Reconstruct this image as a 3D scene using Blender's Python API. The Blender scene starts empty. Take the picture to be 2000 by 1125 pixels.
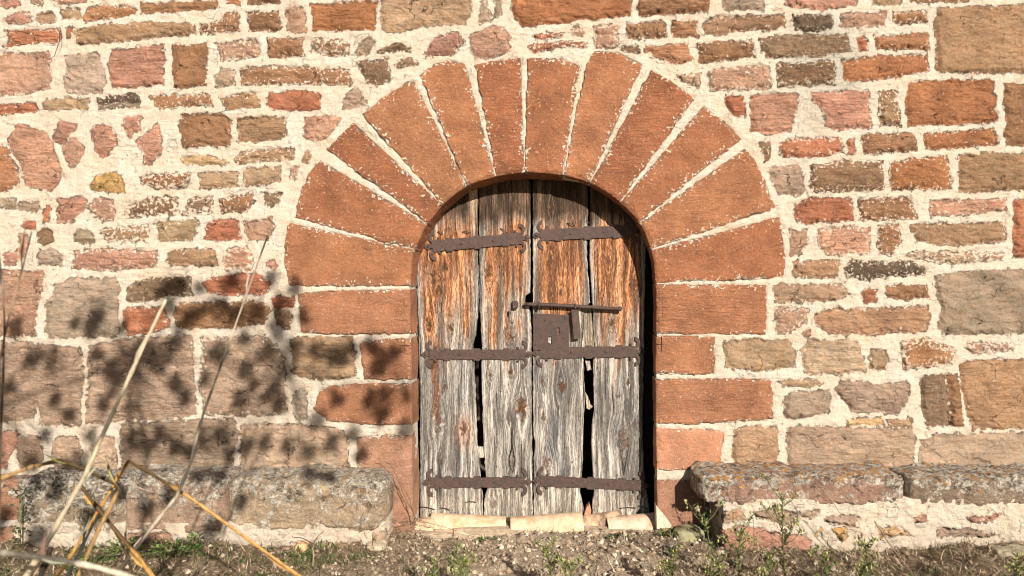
import bpy, math, random
import numpy as np
from mathutils import Vector, Matrix
R = math.radians
S = bpy.context.scene
# ------------------------------------------------------------------ camera, sky, sun, exposure
# the wall face is the plane y=0, the camera stands 4 m in front of it; 343 px of the photograph are one metre on the wall
PPM, DIST, CX, CY = 343.0, 4.0, 1025.0, 530.0
CAMZ = (1035 - CY) / PPM
cam = bpy.data.cameras.new('camera'); camo = bpy.data.objects.new('camera', cam)
S.collection.objects.link(camo); S.camera = camo
camo.location = (0, -DIST, CAMZ); camo.rotation_euler = (R(90), 0, 0)
cam.sensor_width = 36; cam.lens = 36 * PPM * DIST / 2000.0
cam.shift_x = (1000 - CX) / 2000.0; cam.shift_y = -(562.5 - CY) / 2000.0
cam.clip_start = 0.05; cam.clip_end = 2000
cam.dof.use_dof = True; cam.dof.focus_distance = 4.0; cam.dof.aperture_fstop = 2.8
SUN_EL, SUN_AZ = 26.5, 21.0                      # degrees above the horizon / to the right behind the camera
SD = Vector((math.sin(R(SUN_AZ)) * math.cos(R(SUN_EL)), -math.cos(R(SUN_AZ)) * math.cos(R(SUN_EL)), math.sin(R(SUN_EL))))
W = bpy.data.worlds.new('World'); S.world = W; W.use_nodes = True
nt = W.node_tree; bg = nt.nodes['Background']
sky = nt.nodes.new('ShaderNodeTexSky'); sky.sky_type = 'NISHITA'; sky.sun_disc = False
sky.sun_elevation = R(SUN_EL); sky.sun_rotation = math.atan2(SD.x, SD.y)
nt.links.new(sky.outputs[0], bg.inputs[0]); bg.inputs[1].default_value = 0.042
sl = bpy.data.lights.new('sun', 'SUN'); sl.energy = 5.0; sl.angle = R(0.5); sl.color = (1.0, 0.94, 0.86)
so = bpy.data.objects.new('sun', sl); S.collection.objects.link(so)
so.rotation_euler = SD.to_track_quat('Z', 'Y').to_euler(); so.location = (3, -10, 6)
S.view_settings.view_transform = 'Standard'; S.view_settings.look = 'None'
S.view_settings.exposure = 0.56; S.view_settings.gamma = 1.0
S.render.engine = 'CYCLES'
S.cycles.diffuse_bounces = 1; S.cycles.filter_width = 1.0

# ------------------------------------------------------------------ helpers
COL = S.collection
rnd = random.Random(7)
def Wp(px, py, y=0.0):
    k = (DIST + y) / DIST
    return ((px - CX) / PPM * k, y, CAMZ - (py - CY) / PPM * k)
_T = np.random.RandomState(3).rand(256, 256)
def vn(x, y, seed=0):
    x = np.asarray(x, float) + seed * 17.31; y = np.asarray(y, float) + seed * 9.77
    xi = np.floor(x).astype(int); yi = np.floor(y).astype(int); fx = x - xi; fy = y - yi
    fx = fx * fx * (3 - 2 * fx); fy = fy * fy * (3 - 2 * fy)
    a = _T[xi & 255, yi & 255]; b = _T[(xi + 1) & 255, yi & 255]; c = _T[xi & 255, (yi + 1) & 255]; d = _T[(xi + 1) & 255, (yi + 1) & 255]
    return ((a * (1 - fx) + b * fx) * (1 - fy) + (c * (1 - fx) + d * fx) * fy) * 2 - 1
def fbm(x, y, seed=0, o=4):
    s = 0; a = .5
    for i in range(o):
        s = s + a * vn(x, y, seed + i * 3); x = x * 2.03; y = y * 2.03; a *= .5
    return s
def smooth(a, b, x):
    t = np.clip((x - a) / (b - a), 0, 1); return t * t * (3 - 2 * t)
def empty(name, loc):
    o = bpy.data.objects.new(name, None); o.empty_display_size = .1; o.location = loc; COL.objects.link(o); return o
def tag(o, label=None, cat=None, group=None, kind=None):
    if label: o['label'] = label
    if cat: o['category'] = cat
    if group: o['group'] = group
    if kind: o['kind'] = kind
    return o
def wloc(o):
    v = Vector(o.location)
    while o.parent: o = o.parent; v += Vector(o.location)
    return v
def mk(name, V, F, mat, parent=None, cols=None, attrs=None, smo=True, origin=None):
    V = np.asarray(V, float)
    if origin is None: origin = V.mean(0); 
    origin = np.asarray(origin, float)
    me = bpy.data.meshes.new(name)
    Vl = V - origin
    if isinstance(F, np.ndarray):
        k = F.shape[1]
        me.vertices.add(len(Vl)); me.vertices.foreach_set('co', Vl.ravel())
        me.loops.add(F.size); me.loops.foreach_set('vertex_index', F.ravel().astype(np.int32))
        me.polygons.add(len(F)); me.polygons.foreach_set('loop_start', np.arange(0, F.size, k, dtype=np.int32))
        me.polygons.foreach_set('loop_total', np.full(len(F), k, dtype=np.int32))
        me.update(calc_edges=True)
    else:
        me.from_pydata([tuple(v) for v in Vl], [], [tuple(f) for f in F]); me.update()
    if cols is not None:
        a = me.attributes.new('col', 'FLOAT_COLOR', 'POINT')
        c = np.ones((len(V), 4)); c[:, :3] = cols; a.data.foreach_set('color', c.ravel())
    for n, v in (attrs or {}).items():
        a = me.attributes.new(n, 'FLOAT', 'POINT'); a.data.foreach_set('value', np.broadcast_to(np.asarray(v, float), (len(V),)).copy())
    me.polygons.foreach_set('use_smooth', np.full(len(me.polygons), smo))
    me.materials.append(mat); me.validate()
    o = bpy.data.objects.new(name, me); COL.objects.link(o)
    if parent:
        o.parent = parent; o.location = Vector(origin) - wloc(parent)
    else: o.location = origin
    return o
class MB:
    def __init__(s): s.v = []; s.f = []; s.c = []
    def add(s, vs, fs, c=(1, 1, 1)):
        n = len(s.v); s.v += [tuple(v) for v in vs]; s.f += [tuple(i + n for i in f) for f in fs]; s.c += [c] * len(vs)
    def tube(s, pts, rad, n=6, c=(1, 1, 1), flat=1.0):
        P = [Vector(p) for p in pts]; vs = []; fs = []; m = len(P)
        for i, p in enumerate(P):
            t = (P[min(i + 1, m - 1)] - P[max(i - 1, 0)]).normalized()
            u = t.cross(Vector((0, 1, 0.05))).normalized(); w = t.cross(u).normalized()
            r = rad[i] if isinstance(rad, (list, tuple)) else rad
            for j in range(n):
                a = 2 * math.pi * j / n; vs.append(p + u * (r * math.cos(a)) + w * (r * flat * math.sin(a)))
        for i in range(m - 1):
            for j in range(n):
                k = (j + 1) % n; fs.append((i * n + j, i * n + k, (i + 1) * n + k, (i + 1) * n + j))
        fs.append(tuple(range(n))[::-1]); fs.append(tuple((m - 1) * n + j for j in range(n)))
        s.add(vs, fs, c)
    def prism(s, poly, y0, y1, c=(1, 1, 1)):      # poly = list of (x,z), front y0, back y1
        n = len(poly); vs = [(x, y0, z) for x, z in poly] + [(x, y1, z) for x, z in poly]
        fs = [tuple(range(n)), tuple(range(2 * n - 1, n - 1, -1))] + [(i, i + n, (i + 1) % n + n, (i + 1) % n) for i in range(n)]
        s.add(vs, fs, c)
    def ball(s, p, r, n=6, c=(1, 1, 1), sq=(1, 1, 1)):
        vs = [(p[0], p[1], p[2] + r * sq[2])]; fs = []
        m = max(3, n // 2)
        for i in range(1, m):
            ph = math.pi * i / m
            for j in range(n):
                a = 2 * math.pi * j / n
                vs.append((p[0] + r * sq[0] * math.sin(ph) * math.cos(a), p[1] + r * sq[1] * math.sin(ph) * math.sin(a), p[2] + r * sq[2] * math.cos(ph)))
        vs.append((p[0], p[1], p[2] - r * sq[2])); L = len(vs) - 1
        for j in range(n): fs.append((0, 1 + j, 1 + (j + 1) % n))
        for i in range(m - 2):
            for j in range(n): a = 1 + i * n; fs.append((a + j, a + n + j, a + n + (j + 1) % n, a + (j + 1) % n))
        for j in range(n): a = 1 + (m - 2) * n; fs.append((a + j, L, a + (j + 1) % n))
        s.add(vs, fs, c)
    def leaf(s, p, d, w, L, c, up=None):
        p = Vector(p); d = Vector(d).normalized(); up = up or Vector((rnd.uniform(-1, 1), rnd.uniform(-1, 1), rnd.uniform(-1, 1)))
        q = d.cross(up)
        if q.length < 1e-4: q = d.cross(Vector((1, 0, .2)))
        q.normalize(); n = d.cross(q)
        s.add([p, p + d * L * .45 + q * w + n * L * .06, p + d * L - n * L * .1, p + d * L * .45 - q * w + n * L * .06], [(0, 1, 2), (0, 2, 3)], c)
    def build(s, name, mat, parent=None, smo=True, origin=None):
        return mk(name, s.v, s.f, mat, parent, cols=np.array(s.c), smo=smo, origin=origin)

# ------------------------------------------------------------------ material toolkit
class NT:
    def __init__(s, name):
        s.m = bpy.data.materials.new(name); s.m.use_nodes = True; s.t = s.m.node_tree
        s.b = s.t.nodes['Principled BSDF']; s.b.inputs['Specular IOR Level'].default_value = .25
    def n(s, ty): return s.t.nodes.new(ty)
    def put(s, sock, v):
        if isinstance(v, bpy.types.NodeSocket): s.t.links.new(v, sock)
        elif isinstance(v, (tuple, list)): sock.default_value = tuple(v) + ((1,) if len(v) == 3 and sock.type == 'RGBA' else ())
        else: sock.default_value = v
    def pos(s): return s.n('ShaderNodeNewGeometry').outputs['Position']
    def attr(s, nm, vec=False):
        a = s.n('ShaderNodeAttribute'); a.attribute_name = nm; return a.outputs['Color'] if vec else a.outputs['Fac']
    def vec(s, v, sc=(1, 1, 1), off=(0, 0, 0)):
        m = s.n('ShaderNodeMapping'); s.put(m.inputs[0], v); m.inputs['Scale'].default_value = sc; m.inputs['Location'].default_value = off; return m.outputs[0]
    def noise(s, v, sc, det=4, ro=.55, di=0):
        m = s.n('ShaderNodeTexNoise'); s.put(m.inputs['Vector'], v); m.inputs['Scale'].default_value = sc; m.inputs['Detail'].default_value = det
        m.inputs['Roughness'].default_value = ro; m.inputs['Distortion'].default_value = di; return m.outputs['Fac']
    def vor(s, v, sc, feat='F1', rand=1):
        m = s.n('ShaderNodeTexVoronoi'); m.feature = feat; s.put(m.inputs['Vector'], v); m.inputs['Scale'].default_value = sc; m.inputs['Randomness'].default_value = rand; return m.outputs['Distance']
    def ma(s, op, a, b=0.0, c=0.0, cl=False):
        m = s.n('ShaderNodeMath'); m.operation = op; m.use_clamp = cl; s.put(m.inputs[0], a); s.put(m.inputs[1], b); s.put(m.inputs[2], c); return m.outputs[0]
    def rng(s, v, a, b, c=0., d=1.):
        m = s.n('ShaderNodeMapRange'); s.put(m.inputs['Value'], v)
        for k, x in zip(('From Min', 'From Max', 'To Min', 'To Max'), (a, b, c, d)): s.put(m.inputs[k], x)
        return m.outputs[0]
    def mix(s, f, a, b, bt='MIX'):
        m = s.n('ShaderNodeMix'); m.data_type = 'RGBA'; m.blend_type = bt; s.put(m.inputs[0], f); s.put(m.inputs[6], a); s.put(m.inputs[7], b); return m.outputs[2]
    def mul(s, col, f):      # colour times scalar
        v = s.n('ShaderNodeVectorMath'); v.operation = 'SCALE'; s.put(v.inputs[0], col); s.put(v.inputs['Scale'], f); return v.outputs[0]
    def comb(s, x, y, z):
        v = s.n('ShaderNodeCombineXYZ'); s.put(v.inputs[0], x); s.put(v.inputs[1], y); s.put(v.inputs[2], z); return v.outputs[0]
    def sep(s, v):
        q = s.n('ShaderNodeSeparateXYZ'); s.put(q.inputs[0], v); return q.outputs
    def bump(s, h, dist, st=1.0):
        b = s.n('ShaderNodeBump'); s.put(b.inputs['Height'], h); b.inputs['Distance'].default_value = dist; b.inputs['Strength'].default_value = st
        s.t.links.new(b.outputs[0], s.b.inputs['Normal'])
    def out(s, col, ro=.9):
        s.put(s.b.inputs['Base Color'], col); s.put(s.b.inputs['Roughness'], ro); return s.m

MORT = (0.79, 0.68, 0.55)
def mat_masonry():
    t = NT('masonry'); P = t.pos(); sd = t.attr('sd'); spk = t.attr('spk'); col = t.attr('col', True); gry = t.attr('grey'); rid = t.attr('rid'); tool = t.attr('tool')
    n1 = t.noise(P, 34, 5, .6); n2 = t.noise(P, 120, 3, .6); n3 = t.noise(P, 56, 6, .62, .15)
    e = t.ma('ADD', sd, t.ma('MULTIPLY', t.ma('SUBTRACT', n1, .5), 17.)); e = t.ma('ADD', e, t.ma('MULTIPLY_ADD', t.ma('SUBTRACT', n2, .5), 10., 1.2))
    mask = t.rng(e, -.6, .8)
    sdc = t.ma('MINIMUM', sd, 26.)
    thr = t.ma('SUBTRACT', t.ma('MULTIPLY_ADD', sdc, .0075, .622), t.ma('MULTIPLY', spk, .105))
    scab = t.rng(t.ma('SUBTRACT', n3, thr), 0., .012)
    mask = t.ma('MULTIPLY', mask, t.ma('SUBTRACT', 1., t.ma('MULTIPLY', scab, .93)))
    # lime flecks, short strokes on the dressed stones
    vs = t.vec(P, (1.4, 1, .8)); rr = t.n('ShaderNodeMapping'); t.put(rr.inputs[0], P); rr.inputs['Rotation'].default_value = (0, R(38), 0); rr.inputs['Scale'].default_value = (1.0, 1, .38)
    fl = t.rng(t.noise(rr.outputs[0], 190, 2, .5), .665, .71)
    fl2 = t.rng(t.noise(P, 75, 3, .5), .66, .69)
    fl = t.ma('MAXIMUM', t.ma('MULTIPLY', fl, .38), t.ma('MULTIPLY', fl2, .34))
    # stone colour
    big = t.noise(P, 6, 4, .6); mid = t.noise(P, 21, 6, .65); fine = t.ma('MULTIPLY_ADD', t.ma('SUBTRACT', t.noise(P, 260, 2, .6), .5), t.ma('SUBTRACT', 1., t.ma('MULTIPLY', tool, .6)), .5)
    stra = t.noise(t.vec(P, (.35, 1, 2.6)), 26, 6, .65, .5)
    c = t.mul(col, t.rng(big, .3, .7, .70, 1.28))
    c = t.mix(t.rng(mid, .42, .68), c, t.mix(1., c, (1.09, .95, .86), 'MULTIPLY'))
    c = t.mix(t.rng(t.noise(t.vec(P, off=(4, 2, 9)), 13, 5, .6), .53, .70, 0, .75), c, t.mix(1., c, (.90, .93, .94), 'MULTIPLY'))
    sa = t.ma('MULTIPLY', t.ma('SUBTRACT', stra, .5), t.ma('SUBTRACT', .95, t.ma('MULTIPLY', tool, .45))); rs2 = t.rng(rid, 0, 1, .15, 1.5); sa = t.ma('MULTIPLY', sa, rs2); c = t.mul(c, t.ma('MULTIPLY_ADD', sa, 1.1, 1.0)); stra = sa; c = t.mul(c, t.rng(fine, .3, .7, .66, 1.34))
    dk = t.rng(t.noise(t.vec(P, (1, 1, 1.5), (3, 3, 3)), 30, 9, .72, .8), .545, .70)
    c = t.mix(t.ma('MULTIPLY', dk, t.rng(t.ma('FRACT', t.ma('MULTIPLY', rid, 7.3)), 0, 1, .15, .75)), c, t.mul(c, .40))
    pit = t.rng(t.noise(t.vec(P, (1, 1, 1.7)), 150, 4, .6), .60, .68)
    pit = t.ma('MULTIPLY', pit, t.ma('SUBTRACT', 1., t.ma('MULTIPLY', tool, .7)))
    c = t.mix(t.ma('MULTIPLY', pit, .5), c, t.mul(c, .42))
    wv = t.n('ShaderNodeVectorMath'); wv.operation = 'ADD'; t.put(wv.inputs[0], P)
    nz = t.n('ShaderNodeTexNoise'); t.put(nz.inputs['Vector'], P); nz.inputs['Scale'].default_value = 14; nz.inputs['Detail'].default_value = 5
    t.put(wv.inputs[1], t.mul(nz.outputs['Color'], .16))
    ck = t.vor(t.vec(wv.outputs[0], (.7, 1, 1.5)), 5.2, 'DISTANCE_TO_EDGE')
    crk = t.ma('MULTIPLY', t.rng(ck, .004, .016, 1, 0), t.rng(t.noise(t.vec(P, off=(7, 0, 1)), 7, 3), .50, .58))
    crk = t.ma('MULTIPLY', crk, t.ma('SUBTRACT', 1., tool))
    c = t.mix(t.ma('MULTIPLY', crk, .85), c, t.mul(c, .18))
    c = t.mix(fl, c, (.80, .60, .42))
    # mortar colour
    ml = t.noise(P, 5, 5, .6); mf = t.noise(P, 90, 5, .65)
    m = t.mix(t.rng(ml, .35, .66), MORT, (.76, .60, .43))
    m = t.mix(t.rng(t.noise(t.vec(P, off=(2, 0, 5)), 11, 5), .55, .72, 0, .55), m, (.86, .79, .69))
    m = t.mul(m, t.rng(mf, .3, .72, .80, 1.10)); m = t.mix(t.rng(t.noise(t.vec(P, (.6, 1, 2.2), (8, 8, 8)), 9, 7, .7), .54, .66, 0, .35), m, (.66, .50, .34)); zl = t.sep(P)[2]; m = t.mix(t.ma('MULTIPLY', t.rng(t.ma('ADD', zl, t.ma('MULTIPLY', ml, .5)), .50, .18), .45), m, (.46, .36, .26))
    m = t.mix(t.rng(t.noise(P, 170, 2), .665, .70, 0, .55), m, (.30, .21, .14))
    m = t.mix(t.rng(t.noise(t.vec(P, (.7, 1, 1.6)), 42, 8, .7, .9), .62, .70, 0, .42), m, (.46, .31, .19))
    hol = t.ma('MULTIPLY', t.rng(t.vor(P, 30), .07, .12, 1, 0), t.rng(t.noise(t.vec(P, off=(5, 5, 1)), 6, 3), .52, .56)); m = t.mix(t.ma('MULTIPLY', hol, .8), m, (.10, .07, .05))
    gm = t.ma('MULTIPLY', t.rng(t.ma('ADD', gry, t.ma('MULTIPLY', t.ma('SUBTRACT', mf, .5), 1.1)), .35, .75), .85)
    gc = t.mul((.56, .50, .40), t.rng(t.noise(P, 140, 3), .3, .7, .72, 1.2)); m = t.mix(gm, m, gc)
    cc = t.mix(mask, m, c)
    cr = t.ma('MULTIPLY', t.rng(t.ma('ABSOLUTE', t.ma('ADD', e, .4)), .1, 1.7, 1, 0), t.rng(t.noise(t.vec(P, off=(1, 1, 1)), 26, 4, .6), .47, .53))
    cc = t.mix(t.ma('MULTIPLY', cr, .85), cc, (.05, .032, .022))
    pd = t.rng(t.attr('damp'), 0, 1, 1., .62); cc = t.mul(cc, pd)
    # relief
    h = t.ma('SUBTRACT', t.ma('MULTIPLY', mask, -.20), t.ma('MULTIPLY', t.ma('MULTIPLY', hol, t.ma('SUBTRACT', 1., mask)), .6)); h = t.ma('ADD', h, t.ma('MULTIPLY', t.ma('MULTIPLY', t.noise(t.vec(P, (.5, 1, 2.0), (2, 2, 2)), 16, 4, .5, 1.0), t.ma('SUBTRACT', 1., mask)), .5)); h = t.ma('ADD', h, t.ma('MULTIPLY', n3, .55)); h = t.ma('ADD', h, t.ma('MULTIPLY', fine, .22)); h = t.ma('ADD', h, t.ma('MULTIPLY', t.ma('MULTIPLY', t.noise(t.vec(P, (1, 1, 1.4), (6, 6, 6)), 19, 7, .62, 1.2), mask), t.ma('SUBTRACT', .9, t.ma('MULTIPLY', tool, .6))))
    h = t.ma('ADD', h, t.ma('MULTIPLY', t.noise(P, 130, 4, .65), t.ma('SUBTRACT', .45, t.ma('MULTIPLY', tool, .28))))
    h = t.ma('ADD', h, t.ma('MULTIPLY', stra, t.ma('MULTIPLY', mask, .8))); h = t.ma('SUBTRACT', h, t.ma('MULTIPLY', crk, .7)); h = t.ma('SUBTRACT', h, t.ma('MULTIPLY', cr, .4))
    h = t.ma('SUBTRACT', h, t.ma('MULTIPLY', pit, .25))
    t.bump(h, .018, 1.0)
    return t.out(cc, .93)
M_WALL = mat_masonry()

def mat_lichen():
    t = NT('lichened_stone'); P = t.pos(); col = t.attr('col', True); li = t.attr('lich'); og = t.attr('orange')
    n = t.noise(P, 20, 8, .7, .5); f = t.noise(P, 150, 5, .65)
    c = t.mul(col, t.rng(t.noise(P, 9, 6, .6), .3, .7, .72, 1.2)); c = t.mul(c, t.rng(f, .3, .7, .78, 1.2))
    c = t.mul(c, t.rng(t.noise(t.vec(P, (.3, 1, 2.4)), 18, 7, .7, .6), .3, .7, .75, 1.2))
    dk = t.rng(t.ma('ADD', t.noise(t.vec(P, (.8, 1, 1.3), (5, 5, 5)), 15, 9, .75, .8), t.ma('MULTIPLY', li, .07)), .58, .66)
    c = t.mix(t.ma('MULTIPLY', dk, .85), c, t.mul((.10, .075, .05), t.rng(f, .3, .7, .4, 1.8)))
    cl = t.rng(t.ma('ADD', t.noise(t.vec(P, off=(1, 7, 2)), 13, 5, .6), t.ma('MULTIPLY', li, .16)), .56, .66); wt = t.ma('MULTIPLY', cl, t.rng(t.noise(P, 42, 6, .68, .5), .47, .50))
    wcol = t.mix(t.rng(t.noise(P, 60, 4), .4, .6), (.86, .79, .66), (.66, .58, .46))
    c = t.mix(t.ma('MULTIPLY', wt, .92), c, t.mul(wcol, t.rng(f, .35, .65, .7, 1.15)))
    ve = t.vor(t.vec(P, (1, 1, 1)), 85); ws = t.ma('MULTIPLY', t.rng(ve, .22, .30, 1, 0), t.rng(t.noise(P, 22, 4), .46, .56)); ws = t.ma('MULTIPLY', ws, t.rng(li, 0, .5, .35, 1))
    c = t.mix(t.ma('MULTIPLY', ws, .85), c, (.78, .74, .64))
    oo = t.rng(t.ma('ADD', t.noise(t.vec(P, off=(9, 1, 4)), 24, 5, .65), t.ma('MULTIPLY', og, .13)), .665, .68)
    c = t.mix(oo, c, t.mix(t.rng(f, .4, .6), (.62, .25, .06), (.66, .40, .16)))
    h = t.ma('ADD', t.ma('MULTIPLY', n, 1.4), t.ma('MULTIPLY', f, .5)); h = t.ma('ADD', h, t.ma('MULTIPLY', wt, .25)); h = t.ma('SUBTRACT', h, t.ma('MULTIPLY', dk, .3))
    t.bump(h, .03, 1.0); return t.out(c, .95)
M_LICH = mat_lichen()

def mat_wood():
    t = NT('weathered_wood'); P = t.pos(); g = t.attr('g'); zz = t.attr('zp'); gr = t.attr('gr'); col = t.attr('col', True); kn = t.attr('knot'); og = t.attr('org')
    v1 = t.comb(t.ma('MULTIPLY', g, .50), 0., t.ma('MULTIPLY', zz, .015)); v2 = t.comb(t.ma('MULTIPLY', g, 1.15), 3., t.ma('MULTIPLY', zz, .10))
    a = t.noise(v1, 1, 5, .6, .25); b = t.noise(v2, 1, 3, .6, .4)
    ridge = t.rng(t.ma('ADD', t.ma('MULTIPLY', a, .50), t.ma('ADD', t.ma('MULTIPLY', gr, .10), t.ma('MULTIPLY', b, .52))), .40, .60)
    f = t.noise(P, 330, 3, .6)
    light = t.mix(og, t.mul(col, 1.42), t.mix(t.rng(b, .42, .60), (.56, .17, .055), (.70, .37, .18)))
    dark = t.mix(og, t.mul(col, .30), (.12, .045, .024))
    c = t.mix(ridge, dark, light)
    c = t.mul(c, t.rng(f, .3, .7, .72, 1.25))
    c = t.mul(c, t.rng(t.noise(t.comb(t.ma('MULTIPLY', g, .06), 0., t.ma('MULTIPLY', zz, .012)), 1, 4, .6), .3, .7, .70, 1.25))
    split = t.ma('MULTIPLY', t.rng(t.noise(t.comb(t.ma('MULTIPLY', g, .42), 7., t.ma('MULTIPLY', zz, .006)), 1, 4, .6, .3), .605, .64), .92)
    c = t.mix(split, c, (.018, .012, .009))
    hole = t.rng(t.noise(t.comb(t.ma('MULTIPLY', g, .35), 2., t.ma('MULTIPLY', zz, .13)), 1, 2, .5), .655, .69); hole = t.ma('MULTIPLY', hole, t.rng(zz, 300, 420, 0.3, 1))
    c = t.mix(t.ma('MULTIPLY', hole, .85), c, (.03, .018, .012))
    c = t.mix(t.ma('MULTIPLY', kn, .95), c, t.mul((.15, .075, .04), t.rng(b, .35, .65, .35, 1.5)))
    h = t.ma('ADD', t.ma('MULTIPLY', ridge, .8), t.ma('MULTIPLY', f, .25)); h = t.ma('SUBTRACT', h, t.ma('MULTIPLY', split, .8)); h = t.ma('SUBTRACT', h, t.ma('MULTIPLY', hole, .6))
    t.bump(h, .007, 1.0); return t.out(c, .85)
M_WOOD = mat_wood()

def mat_iron():
    t = NT('rusty_iron'); P = t.pos(); f = t.noise(P, 300, 4, .7); n = t.noise(P, 45, 6, .65)
    c = t.mix(t.rng(n, .35, .65), (.058, .043, .039), (.105, .062, .046)); c = t.mul(c, t.rng(f, .3, .7, .55, 1.5))
    c = t.mix(t.rng(t.noise(P, 210, 3), .62, .68, 0, .6), c, (.34, .22, .17))
    t.bump(t.ma('ADD', f, t.ma('MULTIPLY', n, .6)), .003, .7); t.b.inputs['Metallic'].default_value = .25
    return t.out(c, .68)
M_IRON = mat_iron()
def mat_attr(name, sc=60, lo=.75, hi=1.22, bump=.003, ro=.85, streak=(1, 1, 1), sub=0):
    t = NT(name); P = t.pos(); c = t.attr('col', True); n = t.noise(t.vec(P, streak), sc, 6, .65); c = t.mul(c, t.rng(n, .3, .7, lo, hi))
    c = t.mul(c, t.rng(t.noise(P, sc * 5, 3), .3, .7, .86, 1.14)); t.bump(n, bump, .8)
    if sub:
        t.b.inputs['Transmission Weight'].default_value = 0
        t.b.inputs['Subsurface Weight'].default_value = 0
    return t.out(c, ro)
M_DARK = mat_attr('dark_masonry', 20)
M_TILE = mat_attr('fired_clay', 28, .72, 1.18, .004)
M_ROCK = mat_attr('rough_rock', 40, .65, 1.25, .008)
M_LEAF = mat_attr('leaf', 40, .7, 1.3, .001, .6)
M_REED = mat_attr('dry_reed', 26, .55, 1.3, .001, .6, (3, 3, .5))
M_TWIG = mat_attr('dry_twig', 60, .7, 1.2, .001, .9)
def mat_ground():
    t = NT('earth'); P = t.pos(); n = t.noise(P, 7, 8, .65); f = t.noise(P, 120, 6, .7)
    px_ = t.sep(P)[0]; sdx = t.rng(t.ma('ADD', t.ma('ABSOLUTE', t.ma('SUBTRACT', px_, .1)), t.ma('MULTIPLY', n, .9)), .75, 1.7); c = t.mix(t.rng(n, .36, .62), (.40, .29, .195), (.50, .39, .28)); c = t.mix(sdx, c, (.24, .17, .105)); c = t.mul(c, t.rng(f, .3, .7, .5, 1.4))
    c = t.mix(t.rng(t.noise(P, 55, 6, .7), .56, .63, 0, .8), c, (.66, .52, .38))
    c = t.mix(t.rng(t.noise(t.vec(P, off=(3, 3, 3)), 30, 7, .7), .56, .66, 0, .7), c, (.09, .06, .035))
    t.bump(t.ma('ADD', f, n), .02, .9); return t.out(c, .95)
M_GROUND = mat_ground()

# ------------------------------------------------------------------ the opening's outline (photograph pixels on the wall face)
OPEN = [(806, 1075), (806, 1000), (805, 900), (804, 800), (803, 700), (801, 620), (801, 560), (803, 520), (807, 497), (812, 484), (821, 465), (831.5, 443), (851, 416), (865, 400), (885, 382), (908, 366),
        (933, 355), (966, 345.5), (993, 340), (1029, 337), (1064, 338), (1091, 341), (1126, 348.5), (1148, 355.5), (1176, 370), (1199.5, 386), (1224, 407), (1244, 428), (1258, 451.5), (1269, 480), (1276, 508),
        (1280, 545), (1282, 600), (1281, 700), (1281, 800), (1282, 900), (1284, 1000), (1284, 1075)]
def catmull(P, n=5):
    P = [np.array(p, float) for p in P]; o = []
    for i in range(len(P) - 1):
        p0 = P[max(i - 1, 0)]; p1 = P[i]; p2 = P[i + 1]; p3 = P[min(i + 2, len(P) - 1)]
        for j in range(n):
            t = j / n; o.append(.5 * ((2 * p1) + (p2 - p0) * t + (2 * p0 - 5 * p1 + 4 * p2 - p3) * t * t + (3 * p1 - p0 - 3 * p2 + p3) * t ** 3))
    o.append(P[-1]); return np.array(o)
OC = catmull(OPEN, 4)
def poly_sd(px, py, poly):
    d = np.full(px.shape, 1e9); ins = np.zeros(px.shape, bool); n = len(poly)
    for i in range(n):
        x0, y0 = poly[i]; x1, y1 = poly[(i + 1) % n]; ex, ey = x1 - x0, y1 - y0; L = ex * ex + ey * ey + 1e-9
        t = np.clip(((px - x0) * ex + (py - y0) * ey) / L, 0, 1)
        d = np.minimum(d, (px - x0 - t * ex) ** 2 + (py - y0 - t * ey) ** 2)
        if y0 != y1:
            c = ((y0 > py) != (y1 > py)) & (px < ex * (py - y0) / ey + x0); ins ^= c
    d = np.sqrt(d); return np.where(ins, d, -d)

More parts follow.
